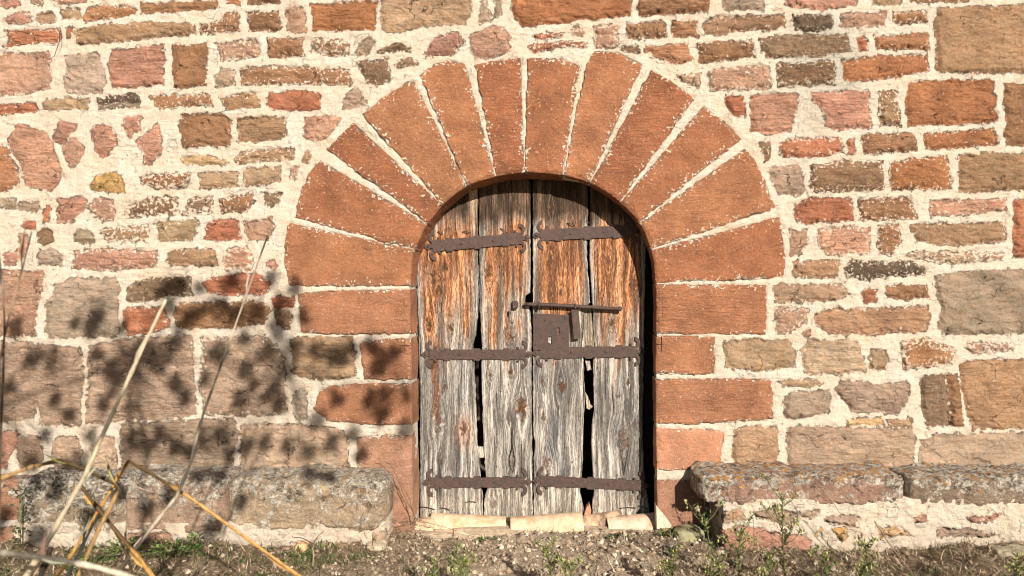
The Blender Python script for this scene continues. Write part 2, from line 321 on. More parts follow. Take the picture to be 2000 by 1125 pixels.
# ------------------------------------------------------------------ stones of the wall, traced; colour letter, lime amount
CL = {'O': (.33, .145, .066), 'o': (.37, .185, .095), 'R': (.38, .155, .085), 'P': (.45, .245, .165), 'p': (.42, .255, .170), 'N': (.285, .155, .080), 'n': (.335, .205, .115), 'T': (.37, .25, .150), 'B': (.42, .305, .210),
      'G': (.41, .325, .235), 'g': (.34, .255, .175), 'D': (.21, .130, .072), 'd': (.25, .165, .098), 'Y': (.50, .32, .130), 'y': (.56, .37, .20), 'K': (.13, .092, .060)}
STONES = """P0 0,0 35,0 38,11 0,14|T1 60,0 82,0 80,9 59,8|P1 108,0 168,0 166,5 112,10|P1 9,36 30,26 58,26 60,40 48,46 14,43|T1 71,26 103,24 105,42 72,43|T1 117,20 155,18 157,36 120,38
o1 165,30 178,14 240,10 261,16 260,25 225,34 166,40|N0 274,8 420,1 424,18 276,27|O1 440,0 468,0 467,10 440,8|N0 482,-8 548,-8 548,6 484,8|R1 10,62 60,58 112,56 122,75 110,84 60,84 5,92 18,80 18,70|R0 132,58 141,54 139,74 131,74
n1 148,58 200,50 290,43 345,45 380,48 381,66 260,78 150,87|N2 393,48 430,42 440,28 466,22 465,62 394,64|N1 484,26 545,22 548,60 486,62|p1 -40,107 95,103 97,172 60,180 10,186 -40,184|G0 128,110 190,104 196,115 203,140 204,165 195,181 135,180 124,165 130,135
P0 216,98 270,96 320,90 320,164 260,170 220,172 215,140|N0 339,90 404,84 404,120 403,168 342,170 338,130|p2 422,85 500,78 508,90 506,112 430,116|B1 421,150 432,134 456,136 458,168 422,168|N2 472,132 560,130 680,136 686,165 560,165 474,166
R1 -20,205 70,200 73,218 -20,224|T0 86,202 95,194 170,193 174,210 88,215|K1 188,192 270,184 272,198 190,202|g1 190,203 272,199 272,208 192,212|o2 289,190 330,186 410,184 415,207 360,208 315,213 300,205|n1 431,190 500,182 508,210 440,214
P0 35,242 60,250 92,262 100,281 108,300 120,342 104,371 55,366 40,342 38,318 24,300 17,272|P0 117,234 150,246 140,260 116,282 103,272|p0 122,285 140,270 150,268 164,290 160,302 146,322 139,325 125,305|P1 176,256 198,240 214,248 230,275 213,300 203,307 188,298
P1 238,246 247,228 276,230 272,255 255,268 248,256|P1 268,278 308,240 314,262 317,290 300,315 288,324 280,318 282,305|o1 -30,275 0,281 16,290 30,330 36,355 20,370 -30,375|N0 355,225 430,222 450,235 450,250 450,284 358,288 352,255|n1 463,232 556,230 560,268 520,275 468,278
y1 352,308 380,304 425,306 444,318 435,323 365,322|n2 457,312 470,298 520,292 575,290 570,310 520,314 466,320|Y0 177,358 185,345 208,339 238,342 246,376 215,376 180,372|N3 272,345 300,340 372,338 365,365 330,370 278,362|T1 387,340 462,335 463,365 390,366
T1 472,332 520,328 548,324 544,356 476,363|g1 -20,392 32,390 34,405 -20,404|g1 38,394 75,396 78,408 70,414 38,406|R0 85,420 92,402 97,410 94,432 85,433|P0 112,390 170,382 168,402 142,432 114,433|p2 172,402 190,388 218,390 224,405 218,428 200,433 178,420
D3 240,425 250,408 285,388 300,384 345,388 348,412 332,424 310,416 300,424|d3 358,418 370,388 415,380 413,415 370,418|N2 431,390 490,378 497,395 480,412 432,415|d1 513,379 550,377 546,395 530,405 518,398|R0 48,432 62,430 74,436 72,446 48,448
D0 75,455 93,445 103,453 102,470 85,480 72,472|g0 145,455 150,448 178,450 182,470 175,478 145,472|n3 195,450 220,444 290,438 290,470 230,474 205,466|T1 303,435 388,430 386,455 375,468 310,470|R1 403,440 420,430 462,430 466,468 402,468
p1 478,435 530,428 536,445 525,468 485,470 480,455|P1 8,498 10,490 32,492 36,505 30,518 8,518|P1 38,458 55,462 50,485 42,505 32,500|G0 75,488 110,484 124,500 122,518 76,515|P2 148,490 200,485 304,490 306,520 220,528 140,524
n1 326,510 330,490 380,485 420,490 424,520 380,520 330,516|P3 436,510 445,486 488,482 495,500 490,528 440,525|P0 519,515 535,510 542,520 538,530 522,522|p1 -40,528 85,530 82,560 68,600 70,655 -40,655
G0 88,640 90,600 105,570 110,555 140,545 225,542 230,560 230,640 228,657 150,658 92,658|d1 245,585 250,560 280,545 370,542 375,575 330,578 300,585 270,588|R1 394,552 420,540 500,535 530,555 520,575 440,577 412,572|R1 242,605 250,600 320,600 328,640 300,648 250,655 240,640
N1 340,610 350,592 515,590 524,610 515,632 470,638 400,642 345,640|R0 532,582 545,578 573,580 572,598 535,602|D1 536,605 570,606 568,625 562,640 550,642 540,628|B0 -40,668 60,668 75,675 155,680 160,700 155,830 80,832 78,800 72,790 65,815 -40,830
B0 173,680 200,670 280,660 375,655 378,700 382,810 345,815 200,826 170,826|B2 396,660 470,658 520,655 548,680 556,720 560,805 500,812 400,810 390,760 395,700|T0 572,665 580,658 688,655 692,735 650,740 610,738 572,730|G0 575,770 585,755 598,765 600,815 578,822 573,800
P0 -10,843 30,842 37,860 20,890 10,915 -10,915|B0 40,858 65,850 82,862 84,890 75,912 40,912 34,890|B0 104,865 115,855 150,853 158,880 155,925 105,925|B0 180,870 200,852 220,855 226,880 226,922 180,920|g0 235,850 236,830 300,824 455,820 462,840 450,920 340,930 236,930
B0 470,832 560,830 640,836 670,842 680,870 680,930 560,930 470,930|p0 562,15 594,14 596,62 560,62|O0 608,8 735,2 730,58 612,60|T0 744,-20 915,-20 923,20 905,48 810,52 780,64 750,62 745,30|G1 940,-8 955,-8 950,20 960,42 940,46 936,40|g1 968,-8 980,-8 978,30 965,35
N1 523,77 592,75 594,110 524,113|n3 607,78 650,74 680,84 685,105 650,112 612,102|g0 693,100 700,90 722,70 736,80 715,108 697,112|D1 738,104 752,92 775,86 800,92 803,100 760,102|d1 700,125 712,120 755,116 766,145 762,155 735,167 718,160 706,140
d1 775,130 780,118 805,112 815,126 780,132|P1 828,108 850,75 875,65 895,66 904,80 890,105 850,108|p1 916,68 960,55 980,52 997,68 995,100 960,112 930,116 920,95|O0 1000,15 1002,-30 1230,-30 1232,30 1150,38 1100,45 1020,52 1003,35|N0 1248,-30 1388,-30 1384,22 1250,30
g0 1402,-30 1494,-30 1492,18 1415,20|R0 524,182 600,178 626,186 626,212 560,216 524,212|B1 670,200 680,180 700,175 715,200 690,212 672,212|p0 593,270 600,228 650,225 662,232 645,262 625,275|p1 568,348 575,325 583,328 576,350|n1 590,315 598,295 611,300 600,320
R2 1033,92 1045,85 1100,80 1145,85 1142,92 1100,92 1040,100|R2 1040,72 1070,65 1100,64 1098,70 1050,76|p2 1113,60 1130,50 1145,62 1140,72 1120,70|p2 1160,90 1162,52 1205,48 1207,90 1190,96|N1 1223,58 1225,46 1298,42 1302,74 1226,76|N1 1313,42 1360,40 1363,72 1314,72
n1 1377,45 1390,34 1480,30 1530,28 1536,52 1440,62 1378,68|o1 1260,98 1262,90 1345,88 1350,118 1320,125 1285,112|D1 1213,93 1245,88 1248,102 1235,105|N1 1363,88 1400,80 1468,80 1472,110 1420,118 1366,122|d1 1482,75 1520,70 1655,68 1660,100 1600,108 1500,112 1486,100
T2 1326,148 1368,145 1368,168 1345,165|p2 1382,142 1400,134 1500,130 1507,165 1500,175 1390,178|R0 1420,190 1452,188 1455,225 1438,228 1418,205|K1 1548,30 1622,28 1628,52 1600,60 1555,58|P0 1532,-30 1672,-30 1672,12 1600,17 1535,12|p1 1642,28 1732,24 1728,50 1700,52 1650,55 1642,48
N2 1746,25 1808,20 1812,40 1755,50|o1 1710,70 1812,66 1814,96 1712,96|R1 1674,75 1685,68 1694,80 1690,100 1678,100|D2 1520,125 1630,120 1632,165 1520,168|O1 1646,118 1720,110 1812,108 1815,140 1730,152 1650,160|n0 1826,20 1840,15 2060,10 2060,140 1900,142 1832,140 1828,80
T1 1702,-20 1760,-20 1758,8 1705,10|N1 1775,-20 1900,-20 1890,2 1780,4|P0 1468,190 1490,184 1560,182 1556,210 1545,255 1500,262 1468,255|P1 1580,185 1640,178 1698,176 1700,250 1640,254 1615,250 1605,215|n2 1716,180 1750,174 1758,245 1718,245
O0 1768,185 1780,162 1850,156 1943,156 1946,238 1850,244 1775,246 1768,215|N0 1962,165 2060,160 2060,284 1966,284 1962,220|R2 1523,278 1540,272 1640,270 1648,298 1600,306 1528,306|D1 1482,280 1500,275 1505,308 1494,315|R1 1655,272 1668,272 1668,302 1656,304
N1 1682,270 1700,262 1785,262 1792,292 1740,298 1690,298|O1 1805,262 1940,252 1948,282 1850,290 1806,290|g0 1502,335 1515,325 1562,322 1570,350 1575,378 1520,380 1512,362|D2 1582,325 1650,315 1724,314 1726,372 1640,374 1585,372|O2 1740,322 1780,308 1850,305 1858,368 1800,370 1742,372
n0 1874,305 1920,300 2060,302 2060,370 1876,374|R1 1552,400 1575,388 1620,385 1664,390 1666,430 1600,434 1578,438 1553,428|N2 1678,390 1780,385 1790,425 1740,430 1680,430|P2 1815,392 1960,388 1965,412 1900,416 1820,424|R0 1980,392 2060,390 2060,502 1978,502 1980,440
p1 1544,452 1575,448 1577,478 1560,500 1545,500|P2 1598,448 1660,442 1698,445 1698,495 1620,498 1600,480|N2 1714,442 1756,442 1760,478 1740,496 1716,494|n1 1775,440 1800,436 1955,436 1965,455 1960,472 1860,480 1790,472|T3 1770,498 1790,492 1900,492 1962,495 1960,505 1860,516 1775,505
n1 1548,512 1638,508 1640,538 1600,542 1550,540|K2 1650,525 1660,510 1720,512 1780,512 1810,525 1808,535 1740,540 1690,548 1658,542|g0 1826,540 1880,530 2060,525 2060,650 1840,652 1832,640 1838,600 1828,570|T1 1510,560 1530,555 1640,555 1658,575 1640,585 1600,590 1516,590
R1 1682,575 1695,563 1712,570 1712,588 1690,592|N1 1730,562 1760,556 1812,558 1815,582 1770,586 1732,580|p2 1512,602 1578,600 1576,630 1548,642 1540,652 1518,650|P0 1566,650 1582,640 1582,655 1574,662|n1 1593,618 1610,606 1700,602 1815,600 1820,615 1810,645 1700,654 1620,652 1597,636
T0 1414,670 1430,665 1540,664 1553,685 1550,715 1500,724 1420,718 1416,690|B0 1563,685 1580,666 1670,664 1680,680 1690,724 1640,732 1575,730 1566,705|T1 1700,685 1730,682 1735,700 1732,722 1700,722 1698,700|o3 1760,668 1790,662 1800,660 1830,668 1865,685 1862,705 1830,715 1762,722
p3 1885,680 1900,670 1975,668 1980,682 1900,690|T0 1522,748 1545,740 1600,744 1606,750 1580,754 1530,754|g0 1532,780 1545,765 1620,763 1622,785 1618,805 1560,818 1535,815|g0 1632,760 1645,742 1690,745 1720,752 1770,745 1777,765 1770,790 1755,808 1710,806 1665,805 1655,785 1636,770
y0 1654,819 1720,817 1725,829 1656,829|T0 1735,822 1778,818 1780,832 1740,832|d0 1798,738 1820,732 1845,731 1850,780 1855,831 1830,830 1812,836 1802,800|N0 1850,731 1868,730 1875,770 1880,832 1858,831 1853,780|n0 1874,712 1900,704 2060,702 2060,835 1900,838 1892,810 1880,770
T0 1434,840 1460,832 1515,834 1520,860 1518,915 1440,925 1432,890|B0 1537,840 1560,833 1780,838 1785,860 1788,930 1700,930 1540,930|B0 1797,860 1830,850 2060,845 2060,930 1800,930"""
def parse(txt):
    o = []
    for s in txt.replace('\n', '|').split('|'):
        p = s.split(); o.append((p[0][0], int(p[0][1]), [tuple(map(float, q.split(','))) for q in p[1:]]))
    return o
WALLST = parse(STONES)
# beyond the frame the same kind of coursed rubble goes on
r2 = random.Random(11)
def courses(x0, x1, y0, y1):
    y = y0
    while y < y1 - 12:
        h = min(r2.choice([24, 34, 46, 60, 80]), y1 - y); x = x0 + r2.uniform(-20, 10)
        while x < x1 - 20:
            w = h * r2.uniform(1.2, 3.4); xe = min(x + w, x1)
            if xe - x > 18:
                j = lambda: r2.uniform(-3, 3)
                WALLST.append((r2.choice('OoRPpNnTBGgD'), r2.randint(0, 2), [(x + 7 + j(), y + 6 + j()), (xe - 7 + j(), y + 6 + j()), (xe - 7 + j(), y + h - 6 + j()), (x + 7 + j(), y + h - 6 + j())]))
            x = xe
        y += h
courses(-900, -50, -520, 1080); courses(2070, 2900, -520, 1080); courses(-50, 2070, -520, -32)
courses(-50, 690, 935, 1080); courses(1380, 2070, 935, 1080)

# voussoirs (joint lines inner -> outer) and jamb stones
JOINTS = [((801, 560), (575, 562)), ((812, 488), (566, 430)), ((836, 437), (622, 304)), ((864, 401), (698, 233)), ((911, 364), (808, 152)), ((968, 345), (920, 120)), ((1024, 337.5), (1024, 112)), ((1100, 342), (1140, 118)),
          ((1152, 357), (1262, 130)), ((1211, 395), (1364, 200)), ((1248, 435), (1452, 276)), ((1271, 488), (1516, 416)), ((1281, 553), (1534, 548))]
OUTER = [[(566, 556), (556, 500), (560, 452), (568, 438)], [(578, 424), (590, 370), (622, 314)], [(640, 292), (692, 243)], [(710, 224), (760, 184), (806, 158)], [(822, 148), (845, 128), (880, 118), (908, 128)],
         [(930, 128), (985, 118), (1016, 116)], [(1032, 116), (1095, 115), (1130, 130)], [(1146, 128), (1162, 101), (1210, 105), (1252, 128)], [(1272, 140), (1320, 168), (1354, 194)], [(1372, 212), (1420, 242), (1444, 272)],
         [(1458, 290), (1490, 350), (1510, 406)], [(1520, 426), (1531, 490), (1531, 541)]]
VCOL = [(.305 * k, .128 * k * h, .062 * k * h) for k, h in ((1.06, 1.06), (.94, 1.0), (.90, .97), (1.0, 1.08), (1.08, 1.05), (.94, .95), (.98, 1.0), (1.10, 1.04), (.92, .96), (1.0, 1.0), (1.08, 1.06), (.97, .98))]
JAMB = [  # outline clockwise from the top outer corner; the side on the opening is given by the outline itself
    ('l', [(583, 574), (640, 568), (740, 566), None, None, (740, 652), (640, 653), (585, 652)], (566, 656), (.325, .15, .080)),
    ('l', [(704, 668), (760, 662), None, None, (750, 742), (712, 740)], (664, 744), (.33, .158, .088)),
    ('l', [(622, 765), (650, 752), (730, 749), None, None, (740, 830), (640, 824), (614, 800)], (750, 836), (.32, .152, .082)),
    ('l', [(696, 854), (750, 850), None, None, (740, 1060), (700, 1060)], (846, 1062), (.36, .198, .125)),
    ('r', [(1497, 557), (1400, 556), None, None, (1400, 652), (1496, 653)], (558, 650), (.32, .142, .072)),
    ('r', [(1396, 658), (1340, 656), None, None, (1340, 731), (1396, 730)], (657, 733), (.32, .145, .074)),
    ('r', [(1508, 741), (1400, 740), None, None, (1390, 827), (1470, 822), (1510, 818)], (740, 831), (.325, .15, .080)),
    ('r', [(1416, 846), (1385, 838), None, None, (1350, 918), (1405, 906)], (837, 926), (.46, .225, .13)),
    ('r', [(1375, 928), (1340, 938), None, None, (1345, 1060), (1375, 1060)], (940, 1062), (.34, .18, .115))]
COVER = []
def open_x(side, y):
    pts = OC[:len(OC) // 2] if side == 'l' else OC[len(OC) // 2:]
    o = np.argsort(pts[:, 1]); return float(np.interp(y, pts[o, 1], pts[o, 0]))
def open_par(p):      # nearest index along the opening outline
    return int(np.argmin((OC[:, 0] - p[0]) ** 2 + (OC[:, 1] - p[1]) ** 2))
def resamp(P, n):
    P = np.asarray(P, float); d = np.r_[0, np.cumsum(np.hypot(*np.diff(P, axis=0).T))]; t = np.linspace(0, d[-1], n)
    return np.c_[np.interp(t, d, P[:, 0]), np.interp(t, d, P[:, 1])]
PATCH = []
for k in range(12):
    (a0, b0), (a1, b1) = JOINTS[k], JOINTS[k + 1]
    i0, i1 = open_par(a0), open_par(a1); inner = OC[i0:i1 + 1].copy()
    inner[0] = a0; inner[-1] = a1
    inner = resamp(inner, 80); L = np.hypot(*(inner[-1] - inner[0])); m = 1.0 / L
    inner = resamp(inner[int(m * 79):80 - int(m * 79)], 60)
    outer = resamp(OUTER[k], 60)
    oc_ = outer.mean(0); PATCH.append(('v', inner, oc_ + (outer - oc_) * 1.035 + (oc_ - inner.mean(0)) * .008, VCOL[k]))
for side, pts, (ya, yb), c in JAMB:
    i = pts.index(None); top = pts[:i]; bot = pts[i + 2:]
    ox = lambda y: open_x(side, y)
    inner = np.array([(ox(y), y) for y in np.linspace(ya if side == 'l' else ya, yb, 60)])
    if pts[0][0] is not None:
        ytop = np.interp(0, [0, 1], [top[-1][1], top[-1][1]])
    inner = np.array([(ox(y), y) for y in np.linspace(top[-1][1] + 1, bot[0][1] - 1, 60)])
    full = top[::-1] + bot[::-1]          # from the top at the opening, out and round, back along the bottom
    PATCH.append(('j', inner, (top, bot), c))

wall = tag(empty('stone_wall', (0, 0.02, 0)), 'old rubble stone wall with pale lime mortar and a round arched doorway of red sandstone', 'wall')
WD = 0.15      # depth of the reveal
def patch_mesh(idx, kind, inner, outer, col):
    step = 2.1; dp_ = {7: .13, 8: .11, 9: .09, 10: .08, 11: .07}.get(idx, .14) if idx < 12 else (.14 if inner[0][0] < 1040 else .07); spl = .016 if (idx < 7 or (idx > 11 and inner[0][0] < 1040)) else 0.
    if kind == 'v':
        A, B = inner, outer
        H = np.mean(np.hypot(*(B - A).T)); Wd = np.hypot(*(B[-1] - B[0]))
        nu = int(Wd / step); nv = int(H / step)
        A = resamp(A, nu); B = resamp(B, nu)
        t = np.linspace(0, 1, nv)[:, None]
        X = A[None, :, 0] * (1 - t) + B[None, :, 0] * t; Y = A[None, :, 1] * (1 - t) + B[None, :, 1] * t
    else:
        top, bot = outer; top = np.array(top, float); bot = np.array(bot, float)
        x_out_t, x_out_b = top[0][0], bot[-1][0]
        nu = int(abs(inner[-1, 1] - inner[0, 1]) / step); nv = int(abs(x_out_t - inner[0, 0]) / step)
        T = resamp(np.vstack([[inner[0, 0], top[-1][1]], top[::-1]]), nv); Bm = resamp(np.vstack([[inner[-1, 0], bot[0][1]], bot]), nv)
        s = np.linspace(0, 1, nu)[None, :]
        X = T[:, 0][:, None] * (1 - s) + Bm[:, 0][:, None] * s; Y = T[:, 1][:, None] * (1 - s) + Bm[:, 1][:, None] * s
        inn = resamp(inner, nu); w = np.clip(1 - np.linspace(0, 1, nv) * 4, 0, 1)[:, None]
        X = X + (inn[:, 0][None, :] - X[0][None, :]) * w
    nv, nu = X.shape
    u = np.linspace(0, 1, nu)[None, :]; v = np.linspace(0, 1, nv)[:, None]
    wl = np.hypot(X[:, -1] - X[:, 0], Y[:, -1] - Y[:, 0])[:, None]; hl = np.hypot(X[-1] - X[0], Y[-1] - Y[0])[None, :]
    sd = np.minimum(np.minimum(u, 1 - u) * wl, (1 - v) * hl)
    COVER.append(np.c_[np.r_[X[0], X[:, -1], X[-1][::-1], X[::-1, 0]], np.r_[Y[0], Y[:, -1], Y[-1][::-1], Y[::-1, 0]]])
    # ragged outline on all sides but the opening
    wx = fbm(X / 9, Y / 9, idx + 40) * 4.5; wy = fbm(X / 9, Y / 9, idx + 80) * 4.5; e = smooth(14, 0, sd) * smooth(0, 16, v * hl)
    X = X + wx * e; Y = Y + wy * e
    sda = sd - 0.6 + fbm(X / 26, Y / 26, idx) * 7
    h = .005 + fbm(X / 70, Y / 70, idx + 5) * .006 + fbm(X / 18, Y / 18, idx + 15) * .003 + fbm(X / 7, Y / 7, idx + 6, 3) * .0024 - .006 * smooth(3, -2.5, sda)
    chip = smooth(7, 0, v * hl + fbm(X / 12, Y / 12, idx + 9) * 6) * .009
    h = h - chip
    P = np.stack([(X - CX) / PPM, -h, CAMZ - (Y - CY) / PPM], -1).reshape(-1, 3)
    q = np.arange(nv * nu).reshape(nv, nu)
    F = [np.stack([q[:-1, :-1], q[:-1, 1:], q[1:, 1:], q[1:, :-1]], -1).reshape(-1, 4)]
    # skirts going back into the wall; the first is the soffit or reveal that one sees
    V = [P]; n = len(P); SDl = [sda.ravel()]; ins = P.mean(0)
    for loop, dep, soff in ((q[0], dp_ + .02, True), (q[:, -1], .10, False), (q[-1][::-1], .10, False), (q[::-1, 0], .10, False)):
        base = P[loop]; prev = loop; steps = 16 if soff else 1
        for s in range(1, steps + 1):
            nb = base.copy(); nb[:, 1] = base[:, 1] + dep * s / steps
            if soff:
                f = fbm(np.arange(len(loop)) / 7 + idx * 5, np.full(len(loop), s / 3.), idx + 3) * .005
                d = ins - base; d[:, 1] = 0; d /= np.linalg.norm(d, axis=1)[:, None] + 1e-9; nb += d * f[:, None] * min(1, s / 2) - d * (spl * s / steps)
            V.append(nb); new = np.arange(n, n + len(loop)); n += len(loop)
            F.append(np.stack([prev[:-1], new[:-1], new[1:], prev[1:]], -1) if not soff else np.stack([prev[:-1], new[:-1], new[1:], prev[1:]], -1))
            prev = new; SDl.append(np.full(len(loop), 20.))
            if soff: SDl[-1] = np.minimum(20, np.r_[np.arange(len(loop) / 2 + 1), np.arange(len(loop) / 2 + 1)[::-1]][:len(loop)] * 2.1 - 2)
    V = np.vstack(V); SDv = np.concatenate(SDl); F = np.vstack(F)
    # orient outwards
    dmp = np.zeros(len(V))
    o = mk('voussoir' if kind == 'v' else 'jamb_stone', V, F[:, ::-1].copy() if kind == 'v' else F, M_WALL, wall, cols=np.tile(col, (len(V), 1)), attrs={'sd': SDv, 'spk': .75 if kind == 'v' else .45, 'grey': 0., 'tool': .8, 'damp': dmp, 'rid': (idx * .37) % 1})
    return o
for i, (kind, inner, outer, c) in enumerate(PATCH): patch_mesh(i, kind, inner, outer, c)

def masonry(name, xs, ys, stones, yplane, parent, hole=None, cover=(), seed=0, mat=M_WALL, relief=1.0, kx=1.0, damp=None):
    X, Y = np.meshgrid(xs, ys)
    wx = X + fbm(X / 16, Y / 16, seed + 1) * 5; wy = Y + fbm(X / 16, Y / 16, seed + 2) * 5
    best = np.full(X.shape, -16.); col = np.zeros(X.shape + (3,)); col[:] = (.4, .25, .15); spk = np.zeros(X.shape); off = np.zeros(X.shape); rid = np.zeros(X.shape)
    rs = np.random.RandomState(seed + 5)
    for L, s, poly in stones:
        P = np.array(poly); a, b = P.min(0) - 18, P.max(0) + 18
        i0, i1 = np.searchsorted(xs, [a[0], b[0]]); j0, j1 = np.searchsorted(ys, [a[1], b[1]])
        jit = (1 + rs.uniform(-.12, .10)) * (1 + rs.uniform(-.03, .03, 3)); ho = rs.uniform(.000, .010); tx, ty = rs.uniform(-1, 1, 2)
        if i1 - i0 < 2 or j1 - j0 < 2: continue
        sl = (slice(j0, j1), slice(i0, i1)); d = poly_sd(wx[sl], wy[sl], poly)
        m = d > best[sl]; bs = best[sl]; bs[m] = d[m]; best[sl] = bs
        c = col[sl]; c[m] = np.array(CL[L]) * jit * 1.10; col[sl] = c; ri = rid[sl]; ri[m] = rs.rand(); rid[sl] = ri; q = spk[sl]; q[m] = s; spk[sl] = q
        cx, cy = P.mean(0); o_ = off[sl]; tl = ho + (tx * (X[sl] - cx) + ty * (Y[sl] - cy)) / max(b - a) * .014; o_[m] = tl[m]; off[sl] = o_
    cov = np.full(X.shape, -16.)
    for P in cover:
        a, b = P.min(0) - 16, P.max(0) + 16; i0, i1 = np.searchsorted(xs, [a[0], b[0]]); j0, j1 = np.searchsorted(ys, [a[1], b[1]]); sl = (slice(j0, j1), slice(i0, i1))
        cov[sl] = np.maximum(cov[sl], poly_sd(X[sl], Y[sl], P[::3]))
    best = np.where(cov > -3, -16, best)
    sn = best + fbm(X / 8, Y / 8, seed + 3) * 8
    hm = fbm(X / 34, Y / 34, seed + 7) * .012 + fbm(X / 8, Y / 8, seed + 8, 3) * .0055
    hs = off * 1.5 + fbm(X / 30, Y / 14, seed + 9) * .014 + fbm(X / 7, Y / 5, seed + 10, 3) * .0075 + .002 - .012 * smooth(8, 0, sn)
    t = smooth(-2, 3, sn); h = (hm * (1 - t) + hs * t - .006 * np.exp(-(sn / 2.2) ** 2) * smooth(-.1, .3, fbm(X / 18, Y / 18, seed + 12))) * relief
    h = h - smooth(0, 3, cov) * .025 - smooth(-7, 0, cov) * .003
    # a ragged collar of mortar that laps over the dressed stones
    
    if hole is not None:
        hs_ = poly_sd(X, Y, hole); near = np.abs(hs_) < 3.2
        # snap the rim of the hole on to the outline
        keepv = hs_ < 0
    grey = np.exp(-((X - 1610) / 95) ** 2 - ((Y - 130) / 120) ** 2) * 1.1 + .45 * np.exp(-((X - 1560) / 60) ** 2 - ((Y - 300) / 60) ** 2) + .5 * np.exp(-((X - 1830) / 22) ** 2 - ((Y - 590) / 60) ** 2)
    if seed: grey = grey * 0
    k = (DIST + yplane) / DIST
    P3 = np.stack([(X - CX) / PPM * k, yplane - h, CAMZ - (Y - CY) / PPM * k], -1)
    ny, nx = X.shape; q = np.arange(ny * nx).reshape(ny, nx)
    F = np.stack([q[:-1, :-1], q[1:, :-1], q[1:, 1:], q[:-1, 1:]], -1).reshape(-1, 4)
    P3 = P3.reshape(-1, 3)
    if hole is not None:
        hv = hs_.ravel(); fm = hv[F].min(1) < 1.0; F = F[fm]
        rim = np.where((hv > -1e9) & (hv > 0) & (hv < 6))[0]
        # push stray rim vertices back to the outline plus 1 px
        H2 = np.array(hole); hx = X.ravel()[rim]; hy = Y.ravel()[rim]
        for i_, (x_, y_) in enumerate(zip(hx, hy)):
            best_d = 1e9
            d2 = (H2[:, 0] - x_) ** 2 + (H2[:, 1] - y_) ** 2; j_ = int(np.argmin(d2))
            for a_, b_ in ((j_ - 1, j_), (j_, (j_ + 1) % len(H2))):
                p0, p1 = H2[a_], H2[b_]; e = p1 - p0; tt = np.clip(np.dot((x_ - p0[0], y_ - p0[1]), e) / (np.dot(e, e) + 1e-9), 0, 1); c_ = p0 + e * tt
                dd = (c_[0] - x_) ** 2 + (c_[1] - y_) ** 2
                if dd < best_d: best_d = dd; bc = c_
            P3[rim[i_], 0] = (bc[0] - CX) / PPM * k; P3[rim[i_], 2] = CAMZ - (bc[1] - CY) / PPM * k
    n = len(P3); V = [P3]; Fs = [F]; extra = 0
    for loop in (q[0], q[:, -1], q[-1][::-1], q[::-1, 0]):
        nb = P3[loop].copy(); nb[:, 1] += .45 if not seed else .25; new = np.arange(n, n + len(loop)); n += len(loop); V.append(nb); extra += len(loop)
        Fs.append(np.stack([loop[:-1], loop[1:], new[1:], new[:-1]], -1))
    V = np.vstack(V)
    pad = lambda a, z: np.concatenate([a.ravel(), np.full(extra, z)])
    C = np.vstack([col.reshape(-1, 3), np.tile((.4, .25, .15), (extra, 1))])
    dm = damp(X, Y) if damp else np.zeros(X.shape)
    return mk(name, V, np.vstack(Fs), mat, parent, cols=C, attrs={'sd': pad(best, -16.), 'spk': pad(spk * .5, 0), 'grey': pad(grey, 0), 'tool': 0., 'damp': pad(dm, 0), 'rid': pad(rid, 0)})
xs = np.r_[np.arange(-900, -10, 7.), np.arange(-10, 2010, 2.1), np.arange(2010, 2900, 7.)]
ys = np.r_[np.arange(-520, -12, 7.), np.arange(-12, 1078, 2.1)]
holeP = np.array([(x + (2.2 if x < 1043 else -2.2) * -1, y) for x, y in OC]); holeP = OC.copy()
cen = np.array([1043., 600.]); dv = holeP - cen; holeP = cen + dv * (1 + 2.0 / np.linalg.norm(dv, axis=1))[:, None]; holeP = np.vstack([holeP, [(holeP[-1][0], 1110), (holeP[0][0], 1110)]])
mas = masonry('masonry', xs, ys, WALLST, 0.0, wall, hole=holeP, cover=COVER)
mas['label'] = 'pale lime mortar with irregular rubble stones of many colours'
# mortar behind the joints of the reveal, and the closed dark space behind the door
V = []; F = []
hp = holeP[:-2]
for x, y in hp:
    dd_ = float(np.interp(x, [800, 1100, 1180, 1284], [WD, .14, .11, .075])); ff = float(np.interp(x, [800, 1100, 1180], [.014, .014, 0])); p = Wp(x, y); vv = Vector((Wp(1043, 0)[0] - p[0], 0, (Wp(0, 600)[2] - p[2]) if y < 600 else 0)).normalized() * ff
    V.append((p[0], .004, p[2])); V.append((p[0] + vv.x, dd_, p[2] + vv.z))
for i in range(len(hp) - 1): F.append((2 * i, 2 * i + 1, 2 * i + 3, 2 * i + 2))
mk('reveal_mortar', V, F, M_WALL, wall, cols=np.tile((.4, .25, .15), (len(V), 1)), attrs={'sd': -16., 'spk': 0., 'grey': 0., 'tool': 0., 'damp': 0.})
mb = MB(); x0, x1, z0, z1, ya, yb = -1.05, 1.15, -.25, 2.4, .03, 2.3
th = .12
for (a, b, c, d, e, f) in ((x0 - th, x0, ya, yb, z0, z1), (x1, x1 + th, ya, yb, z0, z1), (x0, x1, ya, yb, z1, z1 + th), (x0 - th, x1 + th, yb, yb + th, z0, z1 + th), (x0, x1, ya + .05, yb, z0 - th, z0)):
    mb.prism([(a, e), (b, e), (b, f), (a, f)], c, d, (.16, .12, .09))
